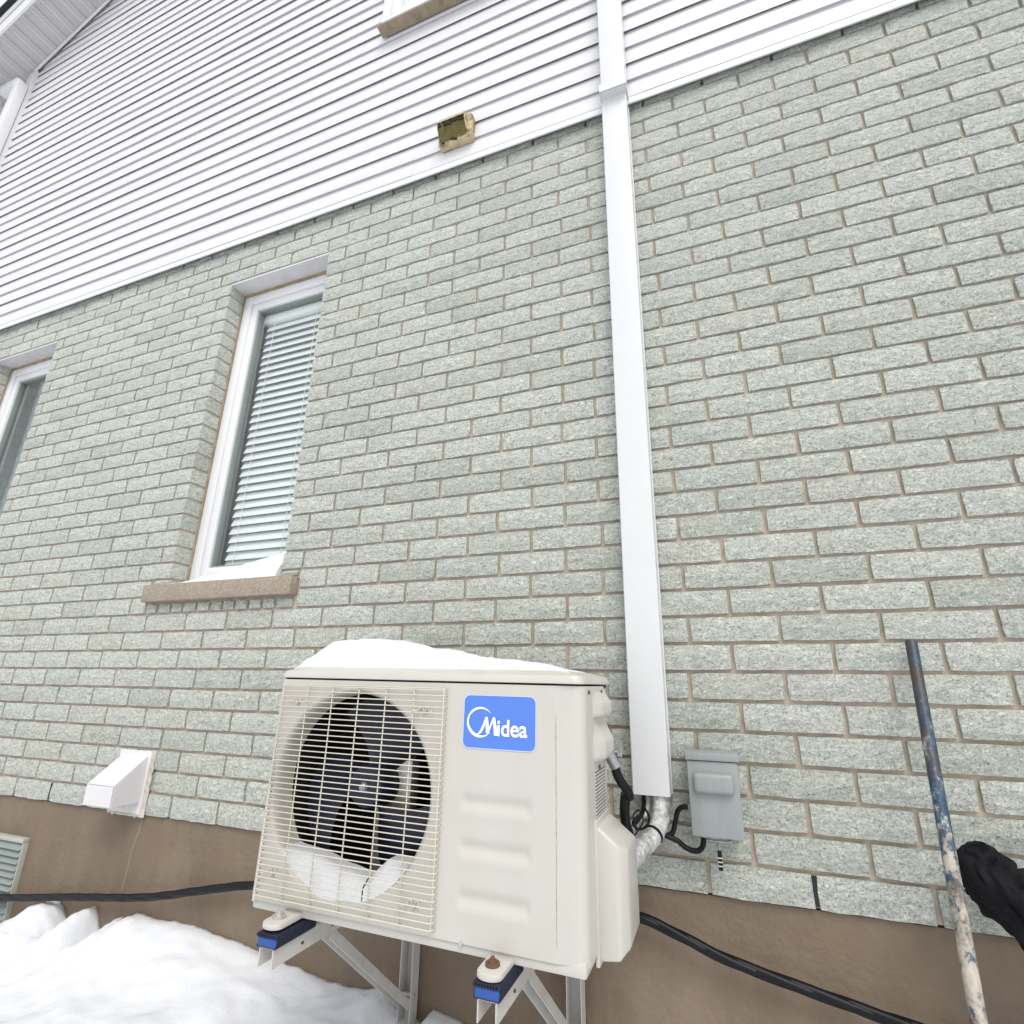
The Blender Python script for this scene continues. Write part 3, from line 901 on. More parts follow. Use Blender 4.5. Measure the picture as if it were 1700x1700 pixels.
# fan
m = MB()
m.lathe([(0.0005, AF + 0.062), (0.022, AF + 0.062), (0.044, AF + 0.068), (0.052, AF + 0.080), (0.053, AF + 0.135), (0.0005, AF + 0.136)], FC, 40)
fan = m.build('fan', MT['fan'], ac, smooth=40)
m = MB()
m.lathe([(0.0003, AF + 0.0540), (0.007, AF + 0.0542), (0.0095, AF + 0.057), (0.010, AF + 0.0618), (0.012, AF + 0.0622)], FC, 6 * 3)
m.build('nut', MT['bright_steel'], fan, smooth=30)
for a0 in (58, 178, 292):
    m = MB(); R1 = []; R2 = []
    for i in range(9):
        u = i / 8; r = 0.046 + (0.196 - 0.046) * u
        span = math.radians(52 + 40 * u * (1 - 0.35 * u)); sweep = math.radians(22 * u)
        A, B = [], []
        for j in range(13):
            v = j / 12 - 0.5
            t = math.radians(a0) + sweep + v * span
            rq = r - 0.018 * u * (4 * v * v) ** 2
            y = AF + 0.098 - v * 0.075 * (1 - 0.25 * u) + 0.012 * (4 * v * v)
            A.append((FC[0] + rq * math.cos(t), y, FC[1] + rq * math.sin(t)))
            B.append((FC[0] + rq * math.cos(t), y + 0.003, FC[1] + rq * math.sin(t)))
        R1.append(A); R2.append(B)
    m.grid(R1); m.grid(R2)
    m.grid([R1[-1], R2[-1]]); m.grid([[r[0] for r in R1], [r[0] for r in R2]]); m.grid([[r[-1] for r in R1], [r[-1] for r in R2]])
    m.build('blade', MT['fan'], fan, smooth=40)
# grille: wires as single pieces, edge frame as the part
GX0, GX1, GZ0, GZ1, GY = -0.9475, -0.499, 0.036, 0.488, AF - 0.011
m = MB()
rw = 0.0016
def wire(mm, pts, r=rw): mm.tube(pts, r, 7)
wire(m, [(GX0, GY, (GZ0 + GZ1) / 2), (GX0, GY, GZ1 - 0.004), (GX0 + 0.001, GY + 0.002, GZ1 - 0.0005), (GX0 + 0.004, GY + 0.002, GZ1), (GX1 - 0.004, GY + 0.002, GZ1), (GX1 - 0.001, GY + 0.002, GZ1 - 0.0005), (GX1, GY, GZ1 - 0.004), (GX1, GY, GZ0 + 0.004), (GX1 - 0.001, GY + 0.002, GZ0 + 0.0005), (GX1 - 0.004, GY + 0.002, GZ0), (GX0 + 0.004, GY + 0.002, GZ0), (GX0 + 0.001, GY + 0.002, GZ0 + 0.0005), (GX0, GY, GZ0 + 0.004), (GX0, GY, (GZ0 + GZ1) / 2 - 0.0005)])
gr = m.build('grille', MT['grille'], ac, smooth=0)
for i in range(1, 6):
    x = GX0 + (GX1 - GX0) * i / 6
    m = MB(); wire(m, [(x, AF + 0.001, GZ1 + 0.001), (x, GY + 0.006, GZ1 + 0.0005), (x, GY, GZ1 - 0.004), (x, GY, GZ0 + 0.004), (x, GY + 0.006, GZ0), (x, AF + 0.001, GZ0)])
    m.build('wire', MT['grille'], gr, smooth=0)
NW = 38
hme = None
for i in range(NW):
    z = GZ1 - 0.003 - (GZ1 - GZ0 - 0.006) * i / (NW - 1)
    if hme is None:
        m = MB(); y = GY - 0.0027
        wire(m, [(GX0 - 0.004, AF + 0.001, z), (GX0 - 0.003, y + 0.004, z), (GX0 + 0.002, y, z), (GX1 - 0.002, y, z), (GX1 + 0.003, y + 0.004, z), (GX1 + 0.004, AF + 0.001, z)], 0.00125)
        o = m.build('wire', MT['grille'], gr, smooth=0); hme = o.data; z00 = z
    else:
        o = bpy.data.objects.new('wire', hme); COL.objects.link(o); o.parent = gr; o.location = (0, 0, z - z00)
# grille clips
cl_me = None
for cx, cz in ((GX0 + 0.040, GZ1 - 0.043), (GX1 - 0.050, GZ1 - 0.050), (GX0 + 0.035, GZ0 + 0.045), (GX1 - 0.046, GZ0 + 0.035)):
    if cl_me is None:
        m = MB(); wire(m, spline([(cx - 0.024, GY - 0.003, cz + 0.002), (cx - 0.014, GY + 0.002, cz + 0.003), (cx - 0.009, AF - 0.004, cz + 0.010), (cx - 0.004, AF - 0.003, cz + 0.006), (cx, AF - 0.002, cz - 0.007), (cx + 0.004, AF - 0.003, cz + 0.006), (cx + 0.009, AF - 0.004, cz + 0.010), (cx + 0.014, GY + 0.002, cz + 0.003), (cx + 0.024, GY - 0.003, cz + 0.002)], 4), 0.0017)
        o = m.build('clip', MT['grille'], gr, smooth=0); cl_me = o.data; c00 = (cx, cz)
    else:
        o = bpy.data.objects.new('clip', cl_me); COL.objects.link(o); o.parent = gr; o.location = (cx - c00[0], 0, cz - c00[1])
    m = MB(); m.lathe([(0.0003, AF - 0.006), (0.0035, AF - 0.0055), (0.0045, AF - 0.003), (0.0045, AF + 0.001)], (cx, cz), 12)
    m.build('screw', MT['steel'], gr, smooth=40)
# badge
def rrect(x0, x1, z0, z1, r, n=6):
    return [(x, z) for x, z in corner(x1 - r, z0 + r, r, -PI / 2, 0, n) + corner(x1 - r, z1 - r, r, 0, PI / 2, n) + corner(x0 + r, z1 - r, r, PI / 2, PI, n) + corner(x0 + r, z0 + r, r, PI, 1.5 * PI, n)]
BX0, BX1, BZ0, BZ1 = -0.452, -0.289, 0.3715, 0.476
m = MB(); m.prism([(x, AF - 0.0012, z) for x, z in rrect(BX0, BX1, BZ0, BZ1, 0.013)], (0, 0.0016, 0))
bd = m.build('badge', MT['badge'], ac)
m = MB()
o_, i_ = rrect(BX0 - 0.0012, BX1 + 0.0012, BZ0 - 0.0012, BZ1 + 0.0012, 0.0142), rrect(BX0 + 0.0002, BX1 - 0.0002, BZ0 + 0.0002, BZ1 - 0.0002, 0.0128)
m.grid([[(x, AF - 0.0016, z) for x, z in o_], [(x, AF - 0.0016, z) for x, z in i_]], close_u=True)
m.grid([[(x, AF - 0.0016, z) for x, z in o_], [(x, AF + 0.0002, z) for x, z in o_]], close_u=True)
m.build('badge_rim', MT['badge_edge'], bd)
m = MB()
cc, R_ = (BX0 + 0.0385, BZ1 - 0.0535), 0.0305
A, B = [], []
for k in range(61):
    t = math.radians(38 + (318 - 38) * k / 60); s = k / 60
    w = R_ * (0.03 + 0.13 * math.sin(PI * min(1, s / 0.55)) ** 1.2 * (s < 0.55) + 0.18 * (math.sin(PI * (s - 0.4) / 0.6) ** 1.3 if s > 0.4 else 0))
    A.append((cc[0] + R_ * math.cos(t), AF - 0.002, cc[1] + R_ * math.sin(t)))
    B.append((cc[0] + (R_ - w) * math.cos(t), AF - 0.002, cc[1] + (R_ - w) * math.sin(t)))
m.grid([A, B])
m.build('emblem', MT['badge_print'], bd, recalc=False)
def text_mesh(body, size, x, z, y, mat, parent, name, offset=0.0, shear=0.0, sx=1.0):
    cu = bpy.data.curves.new('txt', 'FONT'); cu.body = body; cu.size = 1.0; cu.offset = offset; cu.shear = shear; cu.extrude = 0.0
    to = bpy.data.objects.new('txt', cu); COL.objects.link(to)
    dg = bpy.context.evaluated_depsgraph_get(); dg.update()
    me = bpy.data.meshes.new_from_object(to.evaluated_get(dg))
    bpy.data.objects.remove(to)
    o0 = origin(parent)
    for v in me.vertices:
        v.co = Vector((x + v.co.x * size * sx, y, z + v.co.y * size)) - o0
    me.materials.clear(); me.materials.append(mat)
    o = bpy.data.objects.new(name, me); COL.objects.link(o); o.parent = parent
    return o
def ribbon(mm, pts, w0, w1, x, z, size, y):
    A, B = [], []
    P_ = spline([(p[0], 0, p[1]) for p in pts], 8)
    for i, p in enumerate(P_):
        t = i / (len(P_) - 1); w = (w0 + (w1 - w0) * t) / 2
        A.append((x + (p.x - w) * size, y, z + p.z * size)); B.append((x + (p.x + w) * size, y, z + p.z * size))
    mm.grid([A, B])
m = MB()
for q, (pts, w0, w1) in enumerate((([(-0.42, 0.02), (-0.20, 0.10), (0.02, 0.45), (0.22, 1.0)], 0.20, 0.14), ([(0.22, 1.0), (0.28, 0.55), (0.33, 0.10)], 0.16, 0.24), ([(0.33, 0.10), (0.50, 0.52), (0.70, 1.0)], 0.12, 0.12), ([(0.70, 1.0), (0.78, 0.5), (0.86, 0.0)], 0.14, 0.26))):
    ribbon(m, pts, w0, w1, BX0 + 0.0455, BZ1 - 0.0785, 0.036, AF - 0.0022 - 0.0002 * q)
m.build('lettering', MT['badge_print'], bd, recalc=False)
text_mesh('idea', 0.0455, BX0 + 0.077, BZ1 - 0.0785, AF - 0.0022, MT['badge_print'], bd, 'lettering', 0.018, 0.0, 0.92)
# hand grip on the right side: two moulded swells, one above the other
def swell(z0, z1, dx, name):
    m = MB(); rows = []
    for j in range(13):
        v = j / 12; z = z0 + (z1 - z0) * v
        pr = min(1, (1 - v) / 0.45) if v > 0.2 else 1
        pr *= 1 if v > 0.10 else v / 0.10
        r = []
        for i in range(11):
            u = i / 10
            k = min(1, min(u / 0.22, (1 - u) / 0.15)); k = k * k * (3 - 2 * k)
            r.append((AX1 - 0.002 + dx * k * max(0, pr), -0.452 + 0.155 * u, z))
        rows.append(r)
    m.grid(rows)
    return m.build(name, MT['cabinet'], ac, smooth=50)
swell(0.432, 0.492, 0.019, 'grip')
swell(0.345, 0.425, 0.022, 'terminal_cover')
m = MB(); m.box(AX1 - 0.0005, AX1 + 0.0012, -0.440, -0.345, 0.238, 0.332)
m.build('warning_sticker', MT['sticker'], ac)
m = MB()
for (y, z) in ((-0.485, 0.488), (-0.40, 0.335), (-0.36, 0.488)):
    m.tube([(AX1 - 0.004, y, z), (AX1 + 0.003, y, z)], 0.004, 10)
m.build('side_screws', MT['rust'], ac, smooth=40)
m = MB(); m.lathe([(0.0003, AF - 0.004), (0.003, AF - 0.0035), (0.0045, AF), (0.0045, AF + 0.012)], (-0.437, AZ0 + 0.004), 12)
m.build('front_screw', MT['steel'], ac, smooth=40)
# valve cover
m = MB()
prof_b = [(AX1 - 0.004, -0.452), (AX1 + 0.044, -0.452), (AX1 + 0.060, -0.428), (AX1 + 0.060, -0.315), (AX1 - 0.004, -0.315)]
b = bmesh.new()
zt_ = lambda x: 0.236 - (x - AX1) * 0.75
A = [b.verts.new((x, y, 0.030 if x > AX1 + 0.05 else (0.010 if x > AX1 + 0.02 else 0.006))) for x, y in prof_b]
B = [b.verts.new((x, y, zt_(x))) for x, y in prof_b]
b.faces.new(A); b.faces.new(B[::-1])
for i in range(5): b.faces.new((A[i], A[(i + 1) % 5], B[(i + 1) % 5], B[i]))
bmesh.ops.recalc_face_normals(b, faces=b.faces)
bmesh.ops.bevel(b, geom=list(b.edges), offset=0.007, segments=3, profile=0.5, affect='EDGES')
m._merge(b)
m.box(AX1 - 0.003, AX1 + 0.005, -0.458, -0.31, 0.000, 0.243, 0.002)
m.build('valve_cover', MT['cabinet'], ac, smooth=40)
# feet
for i, fx in enumerate((-0.845, -0.353)):
    m = MB()
    n = 8
    prof = [(fx - 0.0245, AF + 0.03), (fx - 0.0245, AF - 0.052)] + [(fx - 0.0245 * math.cos(PI * k / n), AF - 0.055 - 0.016 * math.sin(PI * k / n)) for k in range(1, n)] + [(fx + 0.0245, AF - 0.052), (fx + 0.0245, AF + 0.03)]
    m.prism([(x, y, AZ0 - 0.0135) for x, y in prof], (0, 0, 0.012), 0.003)
    m.build('foot', MT['cabinet'], ac, smooth=40)
    m = MB()
    m.tube([(fx - 0.002, AF - 0.038, AZ0 - 0.003), (fx - 0.002, AF - 0.038, AZ0 + 0.0035)], 0.0135 if i else 0.0145, 14)
    m.tube([(fx - 0.002, AF - 0.038, AZ0 + 0.0035), (fx - 0.002, AF - 0.038, AZ0 + 0.0075)], 0.0085, 6)
    m.tube([(fx - 0.002, AF - 0.038, AZ0 + 0.0075), (fx - 0.002, AF - 0.038, AZ0 + 0.012)], 0.004, 8)
    m.build('bolt', MT['rust' if i else 'steel'], ac, smooth=40)
ac.rotation_euler = (0, 0.0085, 0)

# snow on and in the unit
def cap_top(x, y):
    x = x + 0.012 * nz(x * 21, y * 21, 8)
    h = lerp_table([(-0.958, -0.004), (-0.945, 0.004), (-0.93, 0.018), (-0.905, 0.046), (-0.87, 0.068), (-0.80, 0.0715), (-0.70, 0.067), (-0.62, 0.053), (-0.51, 0.032), (-0.42, 0.0235), (-0.36, 0.020), (-0.30, 0.009), (-0.25, 0.001), (-0.22, -0.01)], x)
    v = (y - (AF + 0.026) - 0.012 * max(0, nz(x * 17, 6)) - 0.006 * max(0, nz(x * 50, 9))) / 0.256
    k = min(1, max(0, v / 0.25), max(0, (1.02 - v) / 0.2)); k = math.sin(k * PI / 2)
    k = 0.25 + 0.75 * k if v > 0.02 else 0
    return AZ1 + 0.0185 + 0.0145 * min(1, max(0, (x + 0.966) / 0.03)) + (h * (0.15 + 0.85 * k) if h > 0 else h) * (1 if v > 0 else 0) + (0.007 * nz(x * 13, y * 13, 4) + 0.004 * nz(x * 34, y * 34) + 0.002 * nz(x * 80, y * 80, 2)) * min(1, max(0.15, h / 0.03)) - (x + 0.58) * 0.0085
heap('snow_cap', -0.958, -0.22, AF + 0.026, AB + 0.02, cap_top, lambda x, y: AZ1 + 0.0185 + 0.0125 * min(1, max(0, (x + 0.966) / 0.03)) - (x + 0.58) * 0.0085, 'thick white snow cap lying on the cream heat pump unit', 110, 36)
m = MB()
TOPS = [(-0.936, 0.150), (-0.905, 0.140), (-0.884, 0.135), (-0.823, 0.130), (-0.753, 0.111), (-0.690, 0.101), (-0.670, 0.1015), (-0.646, 0.126), (-0.627, 0.141), (-0.600, 0.140), (-0.568, 0.137), (-0.541, 0.150), (-0.520, 0.17)]
def bowl_grid(x0, x1, ya, yb, ztop, notch=False):
    rows = []
    n = 44
    for j in range(9):
        v = j / 8; r = []
        for i in range(n + 1):
            x = x0 + (x1 - x0) * i / n
            rr_ = FR - 0.0005
            dz = rr_ * rr_ - (x - FC[0]) ** 2
            low = FC[1] - math.sqrt(max(0, dz))
            t = lerp_table(TOPS, x) + 0.004 * nz(x * 20, 3) - 0.004
            y = ya + (yb - ya) * v
            edge = math.sin(min(1, v / 0.4) * PI / 2)
            z = low + max(0.0, t - low) * (0.62 + 0.38 * edge)
            r.append((x, y + 0.004 * nz(x * 16, v * 4), max(low + 0.0005, z)))
        rows.append(r)
    front = [[(x, y, FC[1] - math.sqrt(max(0, (FR - 0.0005) ** 2 - (x - FC[0]) ** 2))) for x, y, z in rows[0]], rows[0]]
    m.grid(rows); m.grid(front)
    m.grid([[(x, y, FC[1] - math.sqrt(max(0, (FR - 0.0005) ** 2 - (x - FC[0]) ** 2))) for x, y, z in rows[-1]], rows[-1]])
bowl_grid(FC[0] - 0.199, -0.6745, AF + 0.005, AF + 0.064, None)
bowl_grid(-0.6700, FC[0] + 0.199, AF + 0.003, AF + 0.064, None)
tag(m.build('fan_snow', MT['snow'], None, smooth=45), 'snow packed behind the wire grille at the bottom of the round fan opening', 'snow')

# ------------------------------------------------------------------ wall brackets, pads
def channel(m, p0, p1, w, h, t, up):
    """U channel from p0 to p1: web on the 'up' side"""
    p0, p1 = Vector(p0), Vector(p1)
    d = (p1 - p0); ln = d.length; d.normalize()
    upv = Vector(up); upv = (upv - d * upv.dot(d)).normalized(); s = d.cross(upv)
    M = Matrix((( d.x, s.x, upv.x, p0.x), (d.y, s.y, upv.y, p0.y), (d.z, s.z, upv.z, p0.z), (0, 0, 0, 1)))
    m.box(0, ln, -w / 2, w / 2, -t, 0, 0.0006, 1, M)
    m.box(0, ln, -w / 2, -w / 2 + t, -h, -t - 0.0001, 0.0006, 1, M)
    m.box(0, ln, w / 2 - t, w / 2, -h, -t - 0.0001, 0.0006, 1, M)
ZA = -0.0215
for i, (fx, px_) in enumerate(((-0.845, -0.835), (-0.353, -0.348))):
    br = thing('wall_bracket', (px_, 0, -0.5), ['white steel wall bracket under the fan end of the heat pump, foot in the snow', 'white steel wall bracket under the badge end of the heat pump'][i], 'bracket', 'wall brackets carrying the heat pump')
    m = MB(); channel(m, (fx, AF - 0.066, ZA), (fx, -0.04, ZA), 0.037, 0.036, 0.0025, (0, 0, 1))
    arm = m.build('arm', MT['bracket'], br)
    m = MB()
    for yy in (AF + 0.02, AF + 0.12):
        for s in (-1, 1):
            m.tube([(fx + s * 0.0180, yy, ZA - 0.020), (fx + s * 0.0195, yy, ZA - 0.018)], 0.004, 8)
    m.build('bolt_hole', MT['slot'], arm)
    m = MB(); channel(m, (px_, -0.002, 0.16), (px_, -0.002, -0.62), 0.040, 0.040, 0.0025, (0, 1, 0))
    post = m.build('post', MT['bracket'], br)
    m = MB(); channel(m, (fx + 0.002, -0.40, ZA - 0.030), (px_ + 0.002, -0.034, -0.345), 0.032, 0.022, 0.0025, (0, 1, 1))
    m.build('brace', MT['bracket'], br)
    m = MB(); m.tube([(px_ - 0.026, -0.030, -0.335), (px_ + 0.026, -0.030, -0.335)], 0.006, 8)
    m.build('bolt', MT['steel'], post, smooth=40)
    pad = thing('vibration_pad', (fx, AF - 0.03, ZA + 0.002), ['blue and black rubber pad under the foot at the fan end of the unit', 'blue and black rubber pad under the foot with the rusty bolt'][i], 'rubber pad', 'rubber pads under the feet')
    m = MB(); m.box(fx - 0.0235, fx + 0.0235, AF - 0.068, AF + 0.05, ZA + 0.0005, ZA + 0.0165, 0.002)
    m.build('core', MT['blue_pad'], pad, 35)
    m = MB()
    for q in range(9):
        x = fx - 0.0224 + 0.0056 * q
        m.tube([(x, AF - 0.070, ZA + 0.021), (x, AF + 0.05, ZA + 0.021)], 0.0042, 8)
    m.box(fx - 0.024, fx + 0.024, AF - 0.066, AF + 0.05, ZA + 0.016, ZA + 0.0245, 0.001)
    for s in (-1, 1):
        for q in range(4):
            m.tube([(fx + s * 0.0237, AF - 0.064, ZA + 0.003 + 0.0048 * q), (fx + s * 0.0237, AF + 0.05, ZA + 0.003 + 0.0048 * q)], 0.003, 7)
    m.build('ribbed_top', MT['dark_pad'], pad, 35)
    m = MB()
    for q in range(9):
        x = fx - 0.0224 + 0.0056 * q
        m.tube([(x, AF - 0.0675, ZA + 0.002), (x, AF + 0.05, ZA + 0.002)], 0.0032, 8)
    m.build('ribbed_base', MT['dark_pad'], pad, 35)

# ------------------------------------------------------------------ line-set cover
du = thing('line_cover', (-0.12, 0, 0.226), 'tall white line-set cover channel running up the brick wall beside the heat pump', 'pipe cover')
def duct_seg(m, xa0, xa1, z0, xb0, xb1, z1, yf, yb, bev=0.006):
    b = bmesh.new()
    vs_ = [b.verts.new(p) for p in ((xa0, yf, z0), (xa1, yf, z0), (xa1, yb, z0), (xa0, yb, z0), (xb0, yf, z1), (xb1, yf, z1), (xb1, yb, z1), (xb0, yb, z1))]
    for f in ((4, 5, 6, 7), (0, 1, 5, 4), (1, 2, 6, 5), (3, 0, 4, 7)): b.faces.new([vs_[i] for i in f])
    ed = [e for e in b.edges if abs(e.verts[0].co.y - yf) < 1e-6 and abs(e.verts[1].co.y - yf) < 1e-6 and abs(e.verts[0].co.z - e.verts[1].co.z) > 0.1]
    bmesh.ops.recalc_face_normals(b, faces=b.faces)
    bmesh.ops.bevel(b, geom=ed, offset=bev, segments=3, profile=0.6, affect='EDGES')
    m._merge(b)
m = MB()
duct_seg(m, -0.171, -0.074, 0.226, -0.1545, -0.0535, 2.81, -0.066, -0.004)
lo = m.build('lower_channel', MT['duct'], du, 35)
m = MB()
duct_seg(m, -0.1735, -0.0715, 0.2265, -0.157, -0.051, 2.80, -0.020, -0.003, 0.003)
m.build('base_flange', MT['duct'], du, 35)
m = MB()
duct_seg(m, -0.150, -0.050, 2.828, -0.139, -0.031, 5.2, -0.096, -0.03)
m.build('upper_channel', MT['duct'], du, 35)
m = MB()
duct_seg(m, -0.1560, -0.0480, 2.792, -0.1560, -0.0475, 2.835, -0.101, -0.010, 0.005)
m.poly([(-0.1560, -0.098, 2.794), (-0.0480, -0.098, 2.794), (-0.0480, -0.012, 2.794), (-0.1560, -0.012, 2.794)])
m.build('coupling', MT['duct'], du, 35)

# ------------------------------------------------------------------ refrigerant pipe, conduits
pp = thing('refrigerant_pipe', (-0.13, -0.08, 0.12), 'white wrapped refrigerant pipe bending from the line cover to the heat pump', 'pipe')
m = MB()
path = spline([(-0.103, -0.034, 0.30), (-0.103, -0.036, 0.235), (-0.101, -0.045, 0.195), (-0.108, -0.068, 0.158), (-0.128, -0.11, 0.133), (-0.150, -0.17, 0.118), (-0.165, -0.25, 0.108), (-0.165, -0.33, 0.10)], 8)
m.tube(path, [0.0225 + 0.0012 * math.sin(i * 1.9) + 0.0015 * nz(i * 0.4, 1) for i in range(len(path))], 16)
m.build('wrapped_pipe', MT['wrap'], pp, smooth=0)
m = MB()
q = len(path) * 4 // 8
m.tube([path[i] for i in range(q, q + 2)], 0.0235, 16)
m.build('cable_tie', MT['black'], pp, smooth=40)
m = MB()
pth = spline([(-0.134, -0.028, 0.29), (-0.136, -0.030, 0.215), (-0.146, -0.05, 0.180), (-0.162, -0.11, 0.165), (-0.172, -0.20, 0.155), (-0.172, -0.30, 0.13)], 6)
m.tube(pth, [0.009 + 0.0012 * math.sin(i * 2.2) for i in range(len(pth))], 10)
m.build('small_pipe', MT['wrap'], pp, smooth=0)
cd = thing('conduit', (-0.16, -0.2, 0.18), 'black flexible conduit with metal clamp hanging from the side of the heat pump', 'conduit')
m = MB()
m.tube(spline([(-0.166, -0.335, 0.338), (-0.158, -0.33, 0.305), (-0.140, -0.322, 0.276), (-0.138, -0.31, 0.262)], 6), 0.0105, 12)
m.tube(spline([(-0.146, -0.312, 0.268), (-0.152, -0.30, 0.238), (-0.155, -0.28, 0.205), (-0.153, -0.255, 0.178), (-0.158, -0.22, 0.160), (-0.170, -0.19, 0.150)], 7), 0.0115, 12)
m.build('sheath', MT['black'], cd, smooth=50)
m = MB()
m.tube([(-0.174, -0.34, 0.352), (-0.160, -0.333, 0.325)], 0.0135, 12)
m.tube([(-0.184, -0.335, 0.352), (-0.150, -0.332, 0.358)], 0.004, 8)
m.tube([(-0.152, -0.338, 0.346), (-0.150, -0.328, 0.366)], 0.006, 6)
m.build('clamp', MT['bright_steel'], cd, smooth=40)
lp = MB()
lp.tube(spline([(-0.150, -0.16, 0.168), (-0.160, -0.14, 0.19), (-0.148, -0.12, 0.20), (-0.138, -0.125, 0.18), (-0.147, -0.15, 0.163), (-0.158, -0.17, 0.15)], 7), 0.0022, 7)
lp.tube(spline([(-0.143, -0.03, 0.28), (-0.146, -0.035, 0.215), (-0.148, -0.06, 0.185), (-0.160, -0.12, 0.168)], 7), 0.0060, 8)
lp.tube(spline([(-0.137, -0.10, 0.205), (-0.128, -0.085, 0.176), (-0.140, -0.10, 0.158), (-0.156, -0.13, 0.160), (-0.160, -0.15, 0.178), (-0.150, -0.13, 0.190)], 7), 0.0030, 7)
tag(lp.build('cable_loop', MT['black'], None, smooth=50), 'thin loose black wire loop between the line cover and the heat pump', 'cable')
cb = MB()
cb.tube(spline([(-0.118, -0.062, 0.150), (-0.098, -0.050, 0.135), (-0.078, -0.045, 0.140), (-0.068, -0.044, 0.168), (-0.060, -0.045, 0.192), (-0.046, -0.047, 0.203), (-0.026, -0.048, 0.203)], 7), 0.0062, 10)
tag(cb.build('power_cable', MT['black'], None, smooth=50), 'short black cable curving up into the left side of the grey disconnect box', 'cable')
cb = MB()
cb.tube(spline([(-0.112, -0.058, 0.142), (-0.088, -0.050, 0.132), (-0.066, -0.047, 0.124), (-0.045, -0.046, 0.110), (-0.022, -0.046, 0.106), (-0.006, -0.046, 0.118), (0.000, -0.046, 0.150)], 7), 0.0066, 10)
tag(cb.build('power_cable', MT['black'], None, smooth=50), 'black cable sagging below and up into the bottom of the grey disconnect box', 'cable')

# ------------------------------------------------------------------ disconnect box
dx = thing('disconnect_box', (0.033, 0, 0.15), 'grey metal electrical disconnect box on the brick wall right of the line cover', 'switch box')
def shearx(z): return (z - 0.24) * 0.02
m = MB(); m.box(-0.022, 0.090, -0.070, -0.002, 0.152, 0.326, 0.002); m.build('body', MT['grey_box'], dx, 30)
m = MB(); m.box(-0.0255, 0.0945, -0.0875, -0.0705, 0.148, 0.319, 0.0025); cv = m.build('cover', MT['grey_box'], dx, 30)
m = MB(); m.box(-0.029, 0.100, -0.092, -0.002, 0.3205, 0.339, 0.002); m.build('rain_lip', MT['grey_box'], dx, 30)
m = MB(); m.box(-0.013, 0.083, -0.105, -0.083, 0.246, 0.293, 0.0105, 4); m.build('raised_boss', MT['grey_box'], cv, 60)
m = MB()
m.tube(spline([(0.010, -0.075, 0.150), (0.012, -0.078, 0.1415), (0.035, -0.080, 0.140), (0.060, -0.078, 0.1415), (0.062, -0.074, 0.146), (0.035, -0.066, 0.144), (0.012, -0.066, 0.1435)], 4), 0.0026, 8)
m.tube([(0.034, -0.078, 0.140), (0.034, -0.077, 0.118)], 0.0022, 8)
m.tube([(0.0005, -0.047, 0.152), (0.0005, -0.047, 0.140)], 0.010, 12)
m.build('hasp', MT['bright_steel'], dx, smooth=40)
m = MB(); m.box(-0.0335, -0.0225, -0.057, -0.039, 0.186, 0.212, 0.003); m.build('cable_gland', MT['grey_box'], dx, 35)
ph = thing('pull_tag', (0.0335, -0.077, 0.12), 'small black tag with silver stripes hanging below the grey disconnect box', 'tag')
m = MB(); m.box(0.0285, 0.0385, -0.081, -0.073, 0.078, 0.1205, 0.002); m.build('grip', MT['black'], ph, 35)
for z in (0.087, 0.0955, 0.104):
    m = MB(); m.box(0.0278, 0.0392, -0.0818, -0.0722, z, z + 0.0022); m.build('stripe', MT['grey_tag'], ph)

# ------------------------------------------------------------------ twisted black service cable along the foundation
def twisted(m, path, r, R, pitch):
    L_ = 0; strands = [[], [], []]
    prev = path[0]
    for p in path:
        L_ += (p - prev).length; prev = p
        for s in range(3):
            t = 2 * PI * L_ / pitch + s * 2 * PI / 3
            strands[s].append(p + Vector((0, math.cos(t), math.sin(t))) * R)
    for s in strands: m.tube(s, r, 8)
m = MB()
ctl = [(-3.6, -0.03, -0.40), (-3.1, -0.03, -0.375), (-2.726, -0.03, -0.348), (-2.3, -0.03, -0.292), (-1.923, -0.03, -0.244), (-1.66, -0.03, -0.190), (-1.464, -0.03, -0.151), (-1.1, -0.03, -0.095), (-0.7, -0.028, -0.055), (-0.4, -0.028, -0.045), (-0.182, -0.03, -0.060), (-0.08, -0.03, -0.085), (0.017, -0.03, -0.115), (0.14, -0.03, -0.139), (0.261, -0.03, -0.159), (0.37, -0.03, -0.176), (0.7, -0.03, -0.22), (1.3, -0.03, -0.27)]
twisted(m, spline(ctl, 10), 0.0105, 0.0028, 0.34)
tag(m.build('service_cable', MT['black'], None, smooth=50), 'thick twisted black cable sagging along the tan foundation behind the heat pump', 'cable')

# ------------------------------------------------------------------ white dryer vent hood
dv = thing('dryer_vent', (-2.15, 0, 0.0), 'white plastic vent hood sticking out of the wall low on the left', 'vent')
X0_, X1_ = -2.228, -2.078
D_ = -0.118
m = MB()
m.box(X0_ - 0.016, X1_ + 0.018, -0.008, 0.004, -0.002, 0.224, 0.002)
m.build('flange', MT['vent_white'], dv, 30)
b = bmesh.new()
pa = [(-0.006, 0.205), (-0.118, 0.112), (-0.118, 0.042), (-0.085, 0.042), (-0.006, 0.042)]
m = MB()
def side(x): return [(x, y, z) for y, z in pa]
sl, sr = side(X0_), side(X1_)
m.poly(sl); m.poly(sr[::-1])
m.poly([sl[0], sr[0], sr[1], sl[1]]); m.poly([sl[1], sr[1], sr[2], sl[2]])
hood = m.build('hood', MT['vent_white'], dv, recalc=False)
md = hood.modifiers.new('thick', 'SOLIDIFY'); md.thickness = 0.003; md.offset = -1
md = hood.modifiers.new('bev', 'BEVEL'); md.width = 0.002; md.segments = 2
m = MB()
m.box(X0_ + 0.01, X1_ - 0.01, -0.060, -0.056, 0.03, 0.13, 0.001)
m.build('flap', MT['vent_white'], dv)
m = MB()
